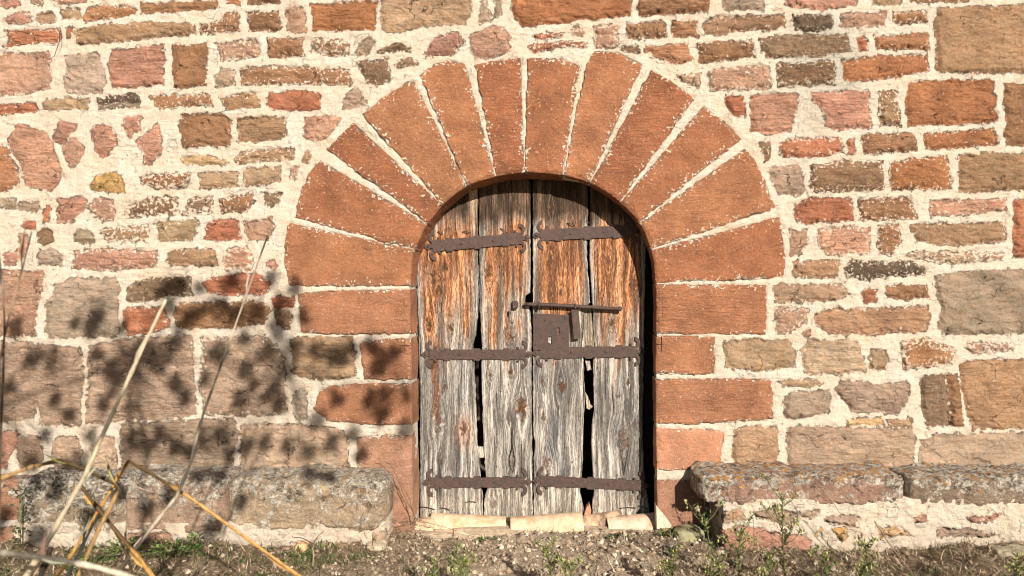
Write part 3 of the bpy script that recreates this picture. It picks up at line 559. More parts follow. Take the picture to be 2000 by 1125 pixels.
# piers between reveal back edge and the room, shade painted in as near-black
oc = np.array([Wp(x, y)[0::2] for x, y in hp]); 
for s in range(len(hp) - 1):
    p, q_ = oc[s], oc[s + 1]
    def outp(v):
        if v[0] < -.30 and v[1] < 1.5: return (x0, v[1])
        if v[0] > .38 and v[1] < 1.5: return (x1, v[1])
        return (v[0], z1)
    P4 = [tuple(p), outp(p), outp(q_), tuple(q_)]
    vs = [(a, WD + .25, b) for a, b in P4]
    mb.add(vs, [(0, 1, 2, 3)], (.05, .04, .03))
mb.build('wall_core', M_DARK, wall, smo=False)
# scratched crosses near the opening
mb = MB()
for x, y, L, V_ in ((788, 597, 8, 14), (787, 626, 9, 0), (1294, 600, 10, 12), (1295, 626, 12, 16), (1293, 672, 9, 14), (790, 674, 9, 8)):
    for w, h in ((L, .3), (.3, V_)):
        if L and w == L or V_ and h == V_:
            a = Wp(x - w, y - h, -.0095); b = Wp(x + w, y + h, -.0095); mb.prism([(a[0], a[2]), (b[0], a[2]), (b[0], b[2]), (a[0], b[2])], -.0095 - (.0006 if w > h else 0), .01, (.22, .10, .055))
mb.build('incised_mark', M_TWIG, wall, smo=False)

# ------------------------------------------------------------------ door leaves
YD = 0.18
def prof(pts):
    p = np.array(pts, float); return lambda y: np.interp(y, p[:, 0], p[:, 1])
E = dict(
 l1=prof([(300, 800), (440, 806), (500, 812), (560, 815), (700, 818), (800, 820), (1000, 821), (1040, 821)]),
 r1=prof([(300, 933), (500, 933), (560, 934), (610, 933.5), (650, 930), (675, 924), (712, 926.5), (760, 928.6), (820, 930), (870, 932), (895, 935), (925, 937.6), (955, 940), (975, 943), (1040, 943)]),
 l2=prof([(300, 935.5), (560, 936), (610, 937.5), (650, 939.4), (675, 941), (712, 940), (760, 941.6), (820, 943), (870, 944.6), (925, 948), (955, 951.5), (968, 948), (975, 945.3), (1040, 945)]),
 r2=prof([(300, 1036), (560, 1036.5), (572, 1036), (577, 1026), (590, 1026), (596, 1034), (620, 1037), (700, 1038.5), (860, 1039.5), (1040, 1040.5)]),
 l3=prof([(300, 1040.5), (560, 1041), (700, 1041), (850, 1042), (862, 1045.5), (885, 1045), (895, 1042.5), (1040, 1043)]),
 r3=prof([(300, 1149), (420, 1148), (500, 1146.5), (560, 1151), (590, 1152), (606, 1141), (700, 1140), (730, 1141), (780, 1143), (820, 1140), (870, 1139), (930, 1137), (950, 1134), (962, 1132), (985, 1139), (1003, 1142), (1040, 1142)]),
 l4=prof([(300, 1154), (420, 1153), (500, 1152), (560, 1156), (640, 1159), (675, 1161), (710, 1159), (780, 1160.5), (800, 1161), (820, 1157.5), (870, 1155), (930, 1159), (960, 1161), (985, 1157.5), (1040, 1156)]),
 r4=prof([(300, 1262), (450, 1262), (560, 1260), (700, 1257), (780, 1256), (900, 1257), (950, 1262), (1000, 1269), (1040, 1270)]))
KNOTS = {1: [(848, 545, 11, 1), (868, 522, 9, 1), (858, 568, 8, 1), (838, 635, 9, 1), (880, 638, 8, 1), (845, 712, 9, .8), (868, 755, 5, .9), (856, 828, 15, .6), (906, 838, 11, .9), (861, 898, 5, .5), (880, 470, 9, .6)],
         2: [(975, 490, 10, .9), (955, 530, 13, .8), (997, 658, 10, 1), (957, 733, 6, 1), (1000, 728, 8, 1), (1018, 797, 17, .9), (995, 820, 6, .6), (1000, 900, 8, .4), (962, 985, 10, .5)],
         3: [(1075, 513, 9, 1), (1076, 575, 8, 1), (1095, 573, 6, 1), (1060, 815, 9, 1), (1096, 755, 12, 1), (1068, 905, 12, .5), (1105, 640, 6, .7), (1060, 745, 8, .7), (1078, 405, 8, .6)],
         4: [(1187, 512, 8, .8), (1197, 632, 10, 1), (1240, 555, 12, .8), (1228, 748, 5, .9), (1218, 860, 16, .7), (1208, 775, 5, .7), (1240, 830, 8, .6), (1230, 975, 9, .5)]}
def plank(i, lf, rf, parent, seed, pale=0):
    ysr = np.arange(318, 1012 if i != 4 else 1008, 1.7)
    nx = 66
    yv = ysr[:, None]; L = lf(ysr) + fbm(ysr / 9, ysr * 0, seed + 1, 3) * 1.6; Rr = rf(ysr) + fbm(ysr / 9, ysr * 0, seed + 2, 3) * 1.6
    t = np.linspace(0, 1, nx)[None, :]; X = L[:, None] * (1 - t) + Rr[:, None] * t; Y = np.broadcast_to(yv, X.shape)
    # cut the head to the arch
    g = X + fbm(X / 60, Y / 240, seed + 3) * 7 + fbm(X / 16, Y / 34, seed + 4) * 2.0
    kn = np.zeros(X.shape)
    for kx, ky, kr, ks in KNOTS[i]:
        dx, dy = X - kx, (Y - ky); d = np.sqrt(dx ** 2 + (dy / 1.6) ** 2) + 1e-3
        w = np.exp(-(d / (kr * 2.3)) ** 2); ang = np.arctan2(dy / 1.6, dx)
        g = g - np.sign(dx) * kr * .95 * np.exp(-(np.abs(dx) / (kr * 1.5)) - (dy / (kr * 2.3)) ** 2)
        inn = smooth(kr * .8, kr * .2, d + fbm(X / 4, Y / 6, seed + 7, 3) * kr * 1.1)
        g = g + np.exp(-(d / (kr * .8)) ** 2) * fbm(X / 4, Y / 5, seed + 17, 3) * kr * 1.2
        kn = np.maximum(kn, inn * ks)
    gr = fbm(g / 5.2, Y / 95, seed + 5, 3) * 2.2 + vn(g / 2.2, Y / 50, seed + 6) * .45
    # weathering: brown sheltered head, orange middle, grey lower part, bleached foot
    n = fbm(X / 30, Y / 70, seed + 8, 4); n2 = fbm(X / 11, Y / 90, seed + 9, 3)
    yy = Y + n * 90
    org = smooth(418, 462, Y + n * 30) * smooth(720, 560, yy + n2 * 170) * 1.0
    side = np.minimum(X - L[:, None], Rr[:, None] - X); org *= smooth(2, 15, side + n2 * 12)
    if i in (2, 3): org *= smooth(720, 530, yy + n2 * 160)
    if i == 1: org = np.maximum(org, smooth(10, 4, np.abs(X - 848 - fbm(Y / 60, Y * 0, 4) * 12)) * smooth(640, 660, Y) * smooth(830, 800, Y) * .75); org = np.maximum(org, smooth(30, 10, np.hypot(X - 905, (Y - 845) / 1.6)) * .45)
    if i == 2: org = np.maximum(org, smooth(16, 6, np.hypot(X - 1018, (Y - 797 + (X - 1018) * .5) * 1.8)) * .8)
    org = np.clip(org + kn * .35, 0, 1)
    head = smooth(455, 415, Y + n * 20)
    bl = smooth(930, 990, Y + n * 30)
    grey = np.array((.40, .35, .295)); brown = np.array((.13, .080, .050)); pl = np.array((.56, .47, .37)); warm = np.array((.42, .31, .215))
    c = grey * np.ones(X.shape + (1,)); wm = (smooth(-.1, .35, n2) * smooth(760, 560, Y))[..., None]; c = c * (1 - wm * .8) + warm * wm * .8
    blu = smooth(.1, .4, fbm(X / 20, Y / 50, seed + 12))[..., None] * smooth(600, 760, Y)[..., None]; c = c * (1 - blu * .6) + np.array((.27, .26, .25)) * blu * .6
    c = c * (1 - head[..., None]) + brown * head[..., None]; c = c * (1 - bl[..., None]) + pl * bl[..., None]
    if i == 1:      # paler strip at the head of this board
        st = (smooth(912, 916, X) * smooth(445, 430, Y))[..., None]; c = c * (1 - st) + np.array((.36, .26, .17)) * st
    h = gr * .0016 * (1 - head * .6) * (1 - bl * .5) + fbm(X / 50, Y / 200, seed + 10) * .006 - .006 * smooth(4, 0, side) - kn * .002
    k = (DIST + YD) / DIST
    P = np.stack([(X - CX) / PPM * k, YD - h, CAMZ - (Y - CY) / PPM * k], -1)
    # arched head
    ang_top = np.array([Wp(x, y)[0::2] for x, y in hp]); xx = P[..., 0]; zt = np.interp(xx, ang_top[:, 0][10:-10], ang_top[:, 1][10:-10]) + .06
    P[..., 2] = np.minimum(P[..., 2], zt)
    P = P.reshape(-1, 3); ny = len(ysr); q = np.arange(ny * nx).reshape(ny, nx)
    F = [np.stack([q[:-1, :-1], q[1:, :-1], q[1:, 1:], q[:-1, 1:]], -1).reshape(-1, 4)]
    loop = np.r_[q[0, :-1], q[:-1, -1], q[-1, ::-1][:-1], q[::-1, 0][:-1]]; nb = P[loop].copy(); nb[:, 1] = YD + .038; new = np.arange(len(P), len(P) + len(loop))
    F.append(np.stack([loop, np.roll(loop, -1), np.roll(new, -1), new], -1)); V = np.vstack([P, nb])
    # back board
    cn = np.r_[q[:, 0], q[:, -1]]; Vb = P[cn].copy(); Vb[:, 1] = YD + .0379; bl_ = np.arange(len(V), len(V) + ny); br_ = bl_ + ny; V = np.vstack([V, Vb]); F.append(np.stack([bl_[:-1], br_[:-1], br_[1:], bl_[1:]], -1))
    pad = lambda a, z=None: np.concatenate([a.ravel(), a.ravel()[loop], a.ravel()[cn]])
    C = np.vstack([c.reshape(-1, 3), c.reshape(-1, 3)[loop], c.reshape(-1, 3)[cn]])
    return mk('plank', V, np.vstack(F), M_WOOD, parent, cols=C, attrs={'g': pad(g + seed * 300), 'zp': pad(Y * 1.0), 'gr': pad(gr), 'knot': pad(kn), 'org': pad(org)})
leafL = tag(empty('door_leaf', Wp(930, 1010, YD)), 'weathered plank door leaf without lock, three iron straps, narrow dark split between its boards', 'door')
leafR = tag(empty('door_leaf', Wp(1150, 1010, YD)), 'weathered plank door leaf carrying the square iron lock plate and the sliding bolt', 'door')
for lf in (leafL, leafR): lf['group'] = 'the two leaves of the arched door'
plank(1, E['l1'], E['r1'], leafL, 21); plank(2, E['l2'], E['r2'], leafL, 33); plank(3, E['l3'], E['r3'], leafR, 47); plank(4, E['l4'], E['r4'], leafR, 58)
def wood_piece(name, poly, y0, y1, parent, c, seed):
    mb = MB(); P = [(Wp(x, y, y0)[0], Wp(x, y, y0)[2]) for x, y in poly]; mb.prism(P, y0, y1, c); V = np.array(mb.v)
    xp = V[:, 0] * PPM + CX; zp = CY - (V[:, 2] - CAMZ) * PPM
    return mk(name, V, mb.f, M_WOOD, parent, cols=np.tile(c, (len(V), 1)), attrs={'g': xp + seed, 'zp': zp, 'gr': 0., 'knot': 0., 'org': 0.}, smo=False)
wood_piece('batten', [(1137, 600), (1154, 600), (1158, 640), (1160, 676), (1152, 690), (1137, 690)], YD + .012, YD + .03, leafR, (.40, .31, .22), 5)
wood_piece('splinter', [(1143, 703), (1152, 705), (1155, 722), (1147, 724)], YD + .02, YD + .035, leafR, (.6, .5, .38), 15)
wood_piece('splinter', [(1143, 765), (1150, 778), (1153, 790), (1158, 794), (1151, 800), (1146, 798)], YD + .02, YD + .035, leafR, (.62, .5, .36), 25)
wood_piece('splinter', [(926, 873), (946, 873), (947, 893), (927, 896)], YD + .014, YD + .035, leafL, (.72, .62, .48), 35)

# iron straps with curled ends
def arcp(cx, cy, r, a0, a1, n, w0, w1):
    o = []; i = []
    for k in range(n + 1):
        t = k / n; a = R(a0 + (a1 - a0) * t); w = w0 + (w1 - w0) * t; rr = r * (1 - .12 * t)
        o.append((cx + (rr + w) * math.cos(a), cy + (rr + w) * math.sin(a))); i.append((cx + (rr - w) * math.cos(a), cy + (rr - w) * math.sin(a)))
    return o, i
def strap(parent, x0, y0, x1, y1, hh, seed, right=True, left=True, thick=.006):
    rs = random.Random(seed); L = math.hypot(x1 - x0, y1 - y0); a = math.atan2(y1 - y0, x1 - x0); mid = ((x0 + x1) / 2, (y0 + y1) / 2); yb = YD - .006
    def T(u, v):
        x = mid[0] + u * math.cos(a) - v * math.sin(a); y = mid[1] + u * math.sin(a) + v * math.cos(a); p = Wp(x, y, YD); return (p[0], p[2])
    mb = MB(); e = L / 2 - 13
    top = []; n = 64
    for k in range(n + 1):
        u = -e + 2 * e * k / n; b = hh + rs.uniform(-.25, .25)
        for c in (-.62, 0, .62):
            d = abs(u - c * e); b += (2.2 if d < 7 else 0) - (1.2 if 7 <= d < 10 else 0)
        top.append((u, b))
    poly = [T(u, -b) for u, b in top] + [T(u, b) for u, b in top[::-1]]
    mb.prism(poly, yb - thick, yb + .006)
    ends = ([(-1)] if left else []) + ([1] if right else [])
    for s in ends:
        dm = [(e - 4, -hh * .5), (e + 3, -3.4), (e + 9, -6.6), (e + 17, 0), (e + 9, 6.6), (e + 3, 3.4), (e - 4, hh * .5)]
        mb.prism([T(s * u, v) for u, v in (dm if s > 0 else dm[::-1])], yb - thick + .0008, yb + .005)
        for up in (-1, 1):
            o, i = arcp(e - 5, up * (hh + 5.5), 9.0, -85, 165, 14, 3.8, 1.8)
            for k in range(len(o) - 1):
                q = [o[k], o[k + 1], i[k + 1], i[k]]
                z = thick - .0004 - .00012 * (k % 2) - .0003 * (up > 0)
                pts = [T(s * u, up * (hh + 5.5) + ((v - up * (hh + 5.5)) * -up)) for u, v in q]
                mb.prism(pts, yb - z, yb + .004)
            u, v = (o[-1][0] + i[-1][0]) / 2, (o[-1][1] + i[-1][1]) / 2; w = T(s * u, up * (hh + 5.5) + (v - up * (hh + 5.5)) * -up); mb.ball((w[0], yb - thick * .6, w[1]), .0085, 8, sq=(1, .5, 1))
    st = mb.build('strap', M_IRON, parent, smo=False)
    for u in (-e - 8, -e * .36, e * .36, e + 8):
        if (u < -e and not left) or (u > e and not right): continue
        w = T(u, 0); b = MB(); b.ball((w[0], yb - thick - .001, w[1]), .0085, 8, sq=(1, .55, 1)); b.build('rivet', M_IRON, st)
strap(leafL, 832, 482, 1033, 464, 11, 1); strap(leafR, 1043, 460, 1250, 450, 11, 2)
strap(leafL, 826, 692, 1037, 692, 9.5, 3); strap(leafR, 1042, 689, 1257, 686, 10.5, 4)
strap(leafL, 828, 942, 1036, 941, 9.5, 5); strap(leafR, 1043, 938, 1264, 948, 9.5, 6)
def dp(x, y, o=0): return Wp(x, y, YD - o)
# lock plate with keyhole and slot, built round the two holes
def plate():
    mb = MB(); X = [1041.5, 1070, 1078, 1088.5, 1092.5, 1110.5]; Yv = [612.5, 637, 653, 656, 670, 683]
    for i in range(5):
        for j in range(5):
            if (i == 1 and j == 3) or (i == 3 and j == 1): continue
            a = dp(X[i], Yv[j] + (.6 * i)); b = dp(X[i + 1], Yv[j] + .6 * (i + 1)); c = dp(X[i + 1], Yv[j + 1] + .6 * (i + 1)); d = dp(X[i], Yv[j + 1] + .6 * i)
            mb.prism([(a[0], a[2]), (b[0], b[2]), (c[0], c[2]), (d[0], d[2])], YD - .0135, YD + .004)
    o = mb.build('lock_plate', M_IRON, leafR, smo=False)
    for x, y in ((1047, 620), (1103, 622), (1047, 674), (1065, 625), (1100, 660)):
        w = dp(x, y); b = MB(); b.ball((w[0], YD - .0145, w[2]), .006, 8, sq=(1, .5, 1)); b.build('rivet', M_IRON, o)
plate()
mb = MB(); w = dp(1074, 668); mb.ball((w[0], YD - .0125, w[2]), .006, 8, sq=(.7, .2, 1.0)); mb.build('keyhole_cover', M_DARK, leafR)
def poly_tube(pts, rad, off, name, parent, n=10, mat=M_IRON, sub=3):
    mb = MB(); P = [Vector(dp(x, y, off)) for x, y in pts]; mb.tube(P, rad, n); return mb.build(name, mat, parent)
bolt = poly_tube([(1024, 594), (1040, 594.5), (1080, 596), (1120, 598), (1170, 601), (1206, 603.5), (1209, 603), (1214, 604)], [.010, .012, .0115, .012, .011, .0095, .016, .013], .034, 'sliding_bolt', leafR)
for x, y in ((1052, 595.5), (1122, 599)):
    mb = MB(); w = dp(x, y)
    for k in range(12):
        a0, a1 = math.pi * 2 * k / 12, math.pi * 2 * (k + 1) / 12
        mb.tube([(w[0], YD - .034 + .0165 * math.cos(a0), w[2] + .0165 * math.sin(a0)), (w[0], YD - .034 + .0165 * math.cos(a1), w[2] + .0165 * math.sin(a1))], .006, 6)
    mb.tube([(w[0], YD - .02, w[2]), (w[0], YD + .01, w[2])], .006, 6); mb.build('staple', M_IRON, bolt)
mb = MB(); P = [dp(x, y) for x, y in ((1115, 604), (1129, 604), (1133, 659), (1120, 661))]; mb.prism([(p[0], p[2]) for p in P], YD - .044, YD - .036)
mb.tube([dp(1125, 657, .044), dp(1125, 657, .0)], .007, 8); mb.build('hasp', M_IRON, leafR, smo=False)
mb = MB(); P = [dp(x, y) for x, y in ((1001, 588), (1010, 587), (1013, 593), (1011, 601), (1002, 602))]; mb.prism([(p[0], p[2]) for p in P], YD - .035, YD + .005); mb.build('bolt_catch', M_IRON, leafL, smo=False)
for x, y, w_, h_ in ((993, 613, 2.4, 6), (1000.5, 630, 1.6, 1.6)):
    mb = MB()
    c = dp(x, y); mb.prism([(c[0] + w_ / PPM * math.cos(t) * .9, c[2] + h_ / PPM * math.sin(t)) for t in np.linspace(0, 2 * math.pi, 10)[:-1]], YD - .0085, YD, (.006, .005, .004)); mb.build('keyhole', M_DARK, leafL, smo=False)
def nail(parent, a, b, r=.0028):
    mb = MB(); m = ((a[0] + b[0]) / 2, (a[1] + b[1]) / 2 - 1.5); mb.tube([dp(*a, .004), dp(*m, .014), dp(*b, .012)], r, 6, (.3, .2, .15)); mb.build('bent_nail', M_IRON, parent)
for a, b in (((854, 453), (865, 456)), ((903, 453), (917, 454)), ((977, 446), (991, 456)), ((859, 992), (878, 996)), ((909, 981), (930, 981)), ((822, 990), (849, 995))): nail(leafL, a, b)
for a, b in (((1107, 436), (1122, 441)), ((1184, 433), (1198, 442)), ((1210, 993), (1243, 992)), ((1247, 988), (1264, 995)), ((1146, 431), (1152, 438))): nail(leafR, a, b)

# ------------------------------------------------------------------ benches
def loft(name, x0, x1, yf, yb, zt, zb, seed, parent, col, lich, orange=0., rough=.014, er=.05, zfun=None, step=.007, mat=None, lo=None, pw=(.25, .95)):
    n = max(12, int((x1 - x0) / step)); M = 110
    a = np.linspace(0, 2 * math.pi, M, endpoint=False)
    e = .20; cx_ = np.sign(np.cos(a)) * np.abs(np.cos(a)) ** e; sx_ = np.sign(np.sin(a)) * np.abs(np.sin(a)) ** e
    t = np.linspace(0, 1, n); X = x0 + (x1 - x0) * t; dd = np.minimum(t, 1 - t) * (x1 - x0)
    sh = np.sqrt(np.clip(1 - (1 - np.clip(dd / er, 0, 1)) ** 2, 0.02, 1))[:, None]
    zc, zh, yc, yh = (zt + zb) / 2, (zt - zb) / 2, (yf + yb) / 2, (yb - yf) / 2
    dz = zfun(X)[:, None] if zfun else 0
    s = .55 + .45 * sh
    Yv = yc + cx_[None] * yh * s; Zv = zc + sx_[None] * zh * s + dz * (sx_[None] > 0)
    Xv = np.broadcast_to(X[:, None], Yv.shape); arc = a[None] * .18
    per = np.minimum(a, 2 * math.pi - a)[None]          # seamless around
    f = fbm(Xv * 6 + seed, (np.cos(a)[None] * .6 + 3) * 3 + Zv * 4, seed, 4) * rough * 2.2 + fbm(Xv * 34 + seed, Zv * 34 + Yv * 20, seed + 2, 4) * rough * 1.5 + fbm(Xv * 110, Zv * 110 + Yv * 60, seed + 4, 2) * rough * .45
    Yv = Yv + np.cos(a)[None] * f; Zv = Zv + np.sin(a)[None] * f
    P = np.stack([Xv, Yv, Zv], -1).reshape(-1, 3); q = np.arange(n * M).reshape(n, M); qn = np.roll(q, -1, 1)
    F = np.stack([q[:-1], qn[:-1], qn[1:], q[1:]], -1).reshape(-1, 4)[:, ::-1]
    # caps as collapsing rings
    c0 = len(P); P = np.vstack([P, P[q[0]].mean(0), P[q[-1]].mean(0)])
    caps = np.vstack([np.stack([q[0], qn[0], np.full(M, c0), np.full(M, c0)], -1), np.stack([qn[-1], q[-1], np.full(M, c0 + 1), np.full(M, c0 + 1)], -1)])
    Fl = [tuple(r) for r in F] + [(int(a_), int(b_), int(c_)) for a_, b_, c_, _ in caps]
    z = P[:, 2]; rel = np.clip((z - zb) / (zt - zb), 0, 1)
    lv = lich * (smooth(pw[0], pw[1], rel)) + .1; ov = orange * smooth(.6, .9, rel)
    if lo: lv = lv + lo(P[:, 0]); 
    return mk(name, P, Fl, mat or M_LICH, parent, cols=np.tile(col, (len(P), 1)), attrs={'lich': lv, 'orange': ov})
YB = -.27
def bx(px): return Wp(px, 900, YB)[0]
def bz(py, y=YB): return Wp(0, py, y)[2]
benL = tag(empty('stone_bench', (bx(330), YB / 2, 0)), 'low stone bench crusted with white lichen beneath the leafy shadows on the wall', 'bench')
loft('block', bx(438), bx(752), YB, .02, .362, bz(1034), 3, benL, (.50, .36, .23), 1.0, .35, er=.09)
loft('block', bx(236), bx(440), YB + .012, .02, .366, bz(1040), 5, benL, (.47, .31, .21), 1.0, .1, er=.03)
loft('block', bx(20), bx(238), YB + .02, .02, .352, bz(1042), 9, benL, (.37, .27, .18), 1.25, .1, er=.05, lo=lambda x: .2)
loft('block', bx(-420), bx(24), YB + .06, .02, .325, bz(1035), 12, benL, (.47, .24, .14), .5, 0, er=.04)
def strip(px0, px1, py0, py1, st, seed, parent, y=YB + .012):
    return masonry('plinth', np.arange(px0, px1, 2.2), np.arange(py0, py1, 2.2), st, y, parent, seed=seed, relief=1.6)
strip(-420, 752, 1022, 1110, parse('P0 -20,1030 30,1028 28,1058 -20,1060|B0 730,1040 762,1038 764,1058 728,1060|T1 600,1062 700,1058 704,1080 600,1080|p1 250,1045 330,1043 340,1062 255,1064'), 31, benL)
benR = tag(empty('stone_bench', (bx(1700), YB / 2, 0)), 'low stone bench of two overhanging slabs with orange lichen on a rubble base', 'bench')
loft('seat_slab', bx(1368), bx(1774), YB - .002, .02, .384, bz(984), 14, benR, (.42, .25, .17), 1.0, .9, er=.07, rough=.012, pw=(.50, .80), lo=lambda x: .8 * smooth(bx(1440), bx(1385), x) + .6 * smooth(bx(1690), bx(1740), x))
loft('seat_slab', bx(1778), bx(2500), YB - .002, .02, .376, bz(986), 17, benR, (.32, .225, .15), 1.15, .75, er=.03, rough=.010)
strip(1412, 2500, 975, 1110, parse("""B0 1475,1000 1520,996 1555,1005 1550,1025 1520,1020 1478,1012|g0 1615,1010 1675,1010 1675,1028 1640,1026 1612,1018|Y0 1590,1045 1600,1032 1606,1034 1595,1045|Y0 1625,1035 1655,1034 1655,1050 1645,1058|P0 1395,1040 1440,1028 1500,1035 1530,1050 1525,1085 1400,1085
P0 1535,1045 1570,1045 1590,1070 1580,1090 1530,1090|P1 1785,1010 1810,1005 1812,1015 1790,1020|P1 1890,1010 1960,1005 1940,1018 1900,1020|g0 1832,1034 1900,1034 1955,1048 1830,1046|y1 1716,1032 1760,1030 1780,1045 1720,1050|G0 1957,1062 2040,1052 2040,1085 1965,1085|T1 1410,1000 1450,998 1455,1014 1412,1018|g1 1565,1000 1600,998 1596,1008 1570,1010|P0 2080,1000 2200,1000 2200,1060 2080,1060|T0 2230,1010 2400,1010 2400,1060 2230,1060"""), 37, benR, YB + .006)
# the end of the rubble base
loft('rubble_end', bx(1408), bx(1450), YB + .07, .02, bz(985), -.05, 19, benR, (.42, .32, .22), .3, 0, er=.05, rough=.01)

# ------------------------------------------------------------------ threshold, clay tiles, loose stones
def rock(name, c, sx, sy, sz, seed, col, label=None, cat='stone', mat=None, rot=0, n=26, parent=None, flat=.5):
    u = np.linspace(0, math.pi, n); v = np.linspace(0, 2 * math.pi, 2 * n, endpoint=False); U, Vv = np.meshgrid(u, v, indexing='ij')
    X, Y, Z = np.sin(U) * np.cos(Vv), np.sin(U) * np.sin(Vv), np.cos(U)
    p = flat; X, Y, Z = [np.sign(q) * np.abs(q) ** p for q in (X, Y, Z)]
    f = 1 + fbm(X * 1.6 + Z + seed, Y * 1.6 - Z, seed, 4) * .32; X, Y, Z = X * f * sx, Y * f * sy, Z * f * sz
    cr, sr = math.cos(rot), math.sin(rot); X, Z = X * cr - Z * sr, X * sr + Z * cr
    P = np.stack([X + c[0], Y + c[1], Z + c[2]], -1).reshape(-1, 3); q = np.arange(n * 2 * n).reshape(n, 2 * n); qn = np.roll(q, -1, 1)
    F = np.stack([q[:-1], q[1:], qn[1:], qn[:-1]], -1).reshape(-1, 4)
    o = mk(name, P, F, mat or M_ROCK, parent, cols=np.tile(col, (len(P), 1)), origin=(c[0], c[1], c[2] - sz))
    if label: tag(o, label, cat)
    return o
mb = MB(); a = Wp(808, 1031, .1); b = Wp(1290, 1060, .1)
rock('threshold_stone', ((a[0] + b[0]) / 2, .10, -.066), .66, .12, .06, 2, (.42, .31, .21), 'worn stone threshold under the clay tiles at the foot of the door', 'threshold', flat=.28, n=40)
def tile(a, b, r0, r1, y, label, col, seed, tilt=0, roll=0, dirt=0):
    A = Vector(Wp(*a, y)); B = Vector(Wp(*b, y - tilt)); ax = (B - A); L = ax.length; ax.normalize(); up = Vector((0, 0, 1)); w = ax.cross(up).normalized(); up = w.cross(ax)
    n, m = 60, 28; V = []; C = []
    for side in (0, 1):
        for i in range(n + 1):
            t = i / n; r = r0 + (r1 - r0) * t
            for j in range(m + 1):
                th = math.pi * (j / m) + roll; rr = r - side * .013; jag = float(fbm(np.array(j / 4. + seed), np.array(side + (i == 0) * 3.), seed)) * .006 if i in (0, n) else 0
                p = A + ax * (L * t + jag) + w * (rr * math.cos(th)) + up * (rr * math.sin(th) * .92)
                V.append(tuple(p)); d = float(fbm(np.array(t * 9 + seed), np.array(j / 6.), seed, 4)); k = 1 + .25 * d
                cc = np.array(col) * k
                if dirt: cc = cc * (1 - dirt * .55 * smooth(-.1, .25, d)) + np.array((.62, .56, .46)) * .35 * dirt * smooth(.2, .3, -d)
                cc = cc * (1, 1 - .18 * smooth(.1, .4, -d), 1 - .3 * smooth(.1, .4, -d)); C.append(tuple(cc))
    q = np.arange(2 * (n + 1) * (m + 1)).reshape(2, n + 1, m + 1); F = []
    F += [tuple(x) for x in np.stack([q[0, :-1, :-1], q[0, :-1, 1:], q[0, 1:, 1:], q[0, 1:, :-1]], -1).reshape(-1, 4)]
    F += [tuple(x) for x in np.stack([q[1, :-1, :-1], q[1, 1:, :-1], q[1, 1:, 1:], q[1, :-1, 1:]], -1).reshape(-1, 4)]
    for e in ((q[0, 0], q[1, 0]), (q[1, -1], q[0, -1]), (q[1, :, 0], q[0, :, 0]), (q[0, :, -1], q[1, :, -1])):
        F += [tuple(x) for x in np.stack([e[0][:-1], e[1][:-1], e[1][1:], e[0][1:]], -1)]
    o = mk('roof_tile', V, F, M_TILE, None, cols=np.array(C), smo=True, origin=tuple(A.lerp(B, .5)))
    tag(o, label, 'tile', 'curved clay tiles laid along the foot of the door'); return o
CY_ = (.66, .48, .31)
tile((842, 1029), (988, 1034), .086, .078, .12, 'smooth pale clay tile leaning at the foot of the left door leaf', CY_, 1)
tile((998, 1036), (1138, 1028), .080, .088, .09, 'broad pale clay tile with its open end beside the leaf gap, middle of the row', (.62, .45, .29), 2, .0)
tile((1132, 1030), (1216, 1017), .070, .066, .14, 'weathered lichen spotted clay tile with dark crust, slanting up in the row', (.50, .33, .21), 3, dirt=1)
tile((1186, 1034), (1281, 1028), .072, .084, .09, 'short pinkish clay tile ending against the shadowed jamb', (.64, .45, .31), 4)
tile((815, 1040), (850, 1036), .085, .09, .10, 'stubby piece of clay tile against the lit jamb behind dry twigs', (.66, .46, .29), 5)
tile((850, 1048), (1000, 1047), .045, .045, .03, 'thin sandy tile fragment lying flat under the smooth pale tile', (.60, .43, .28), 6)
def slab(poly, y0, y1, name, label, col, cat='stone', seed=0):
    mb = MB(); mb.prism([(Wp(x, y, y0)[0], Wp(x, y, y0)[2]) for x, y in poly], y0, y1, col); o = mb.build(name, M_ROCK, None, smo=False); tag(o, label, cat); return o
slab([(1282, 988), (1292, 1000), (1302, 1012), (1314, 1030), (1283, 1034)], -.03, .03, 'loose_stone', 'pale pointed stone wedge leaning against the shadowed jamb foot', (.66, .52, .38))
slab([(1141, 1005), (1146, 990), (1152, 983), (1155, 998), (1153, 1010)], YD - .03, YD + .01, 'clay_shard', 'small reddish shard stuck upright in the wide split of the door', (.42, .22, .13), 'shard')
c = Wp(1345, 1036, -.12); rock('loose_stone', (c[0], c[1], .01), .075, .06, .045, 4, (.30, .27, .15), 'mossy greenish boulder lying between the doorway and the overhanging bench')
c = Wp(1410, 1062, -.33); rock('loose_stone', (c[0], c[1], .005), .024, .03, .018, 5, (.62, .50, .36), 'small square pale stone below the dark end of the bench')
c = Wp(735, 1060, -.3); rock('loose_stone', (c[0], c[1], .015), .05, .05, .03, 6, (.58, .45, .31), 'pale block of stone at the foot of the bench near the twig tangle')
c = Wp(1975, 1078, -.4); rock('loose_stone', (c[0], c[1], .02), .09, .07, .035, 7, (.36, .30, .20), 'flat greyish stone at the foot of the bench, furthest from the door')
c = Wp(590, 1035, -.33); rock('loose_stone', (c[0], c[1], .03), .03, .03, .028, 8, (.60, .38, .2), 'rounded ochre stone standing in front of the bench')

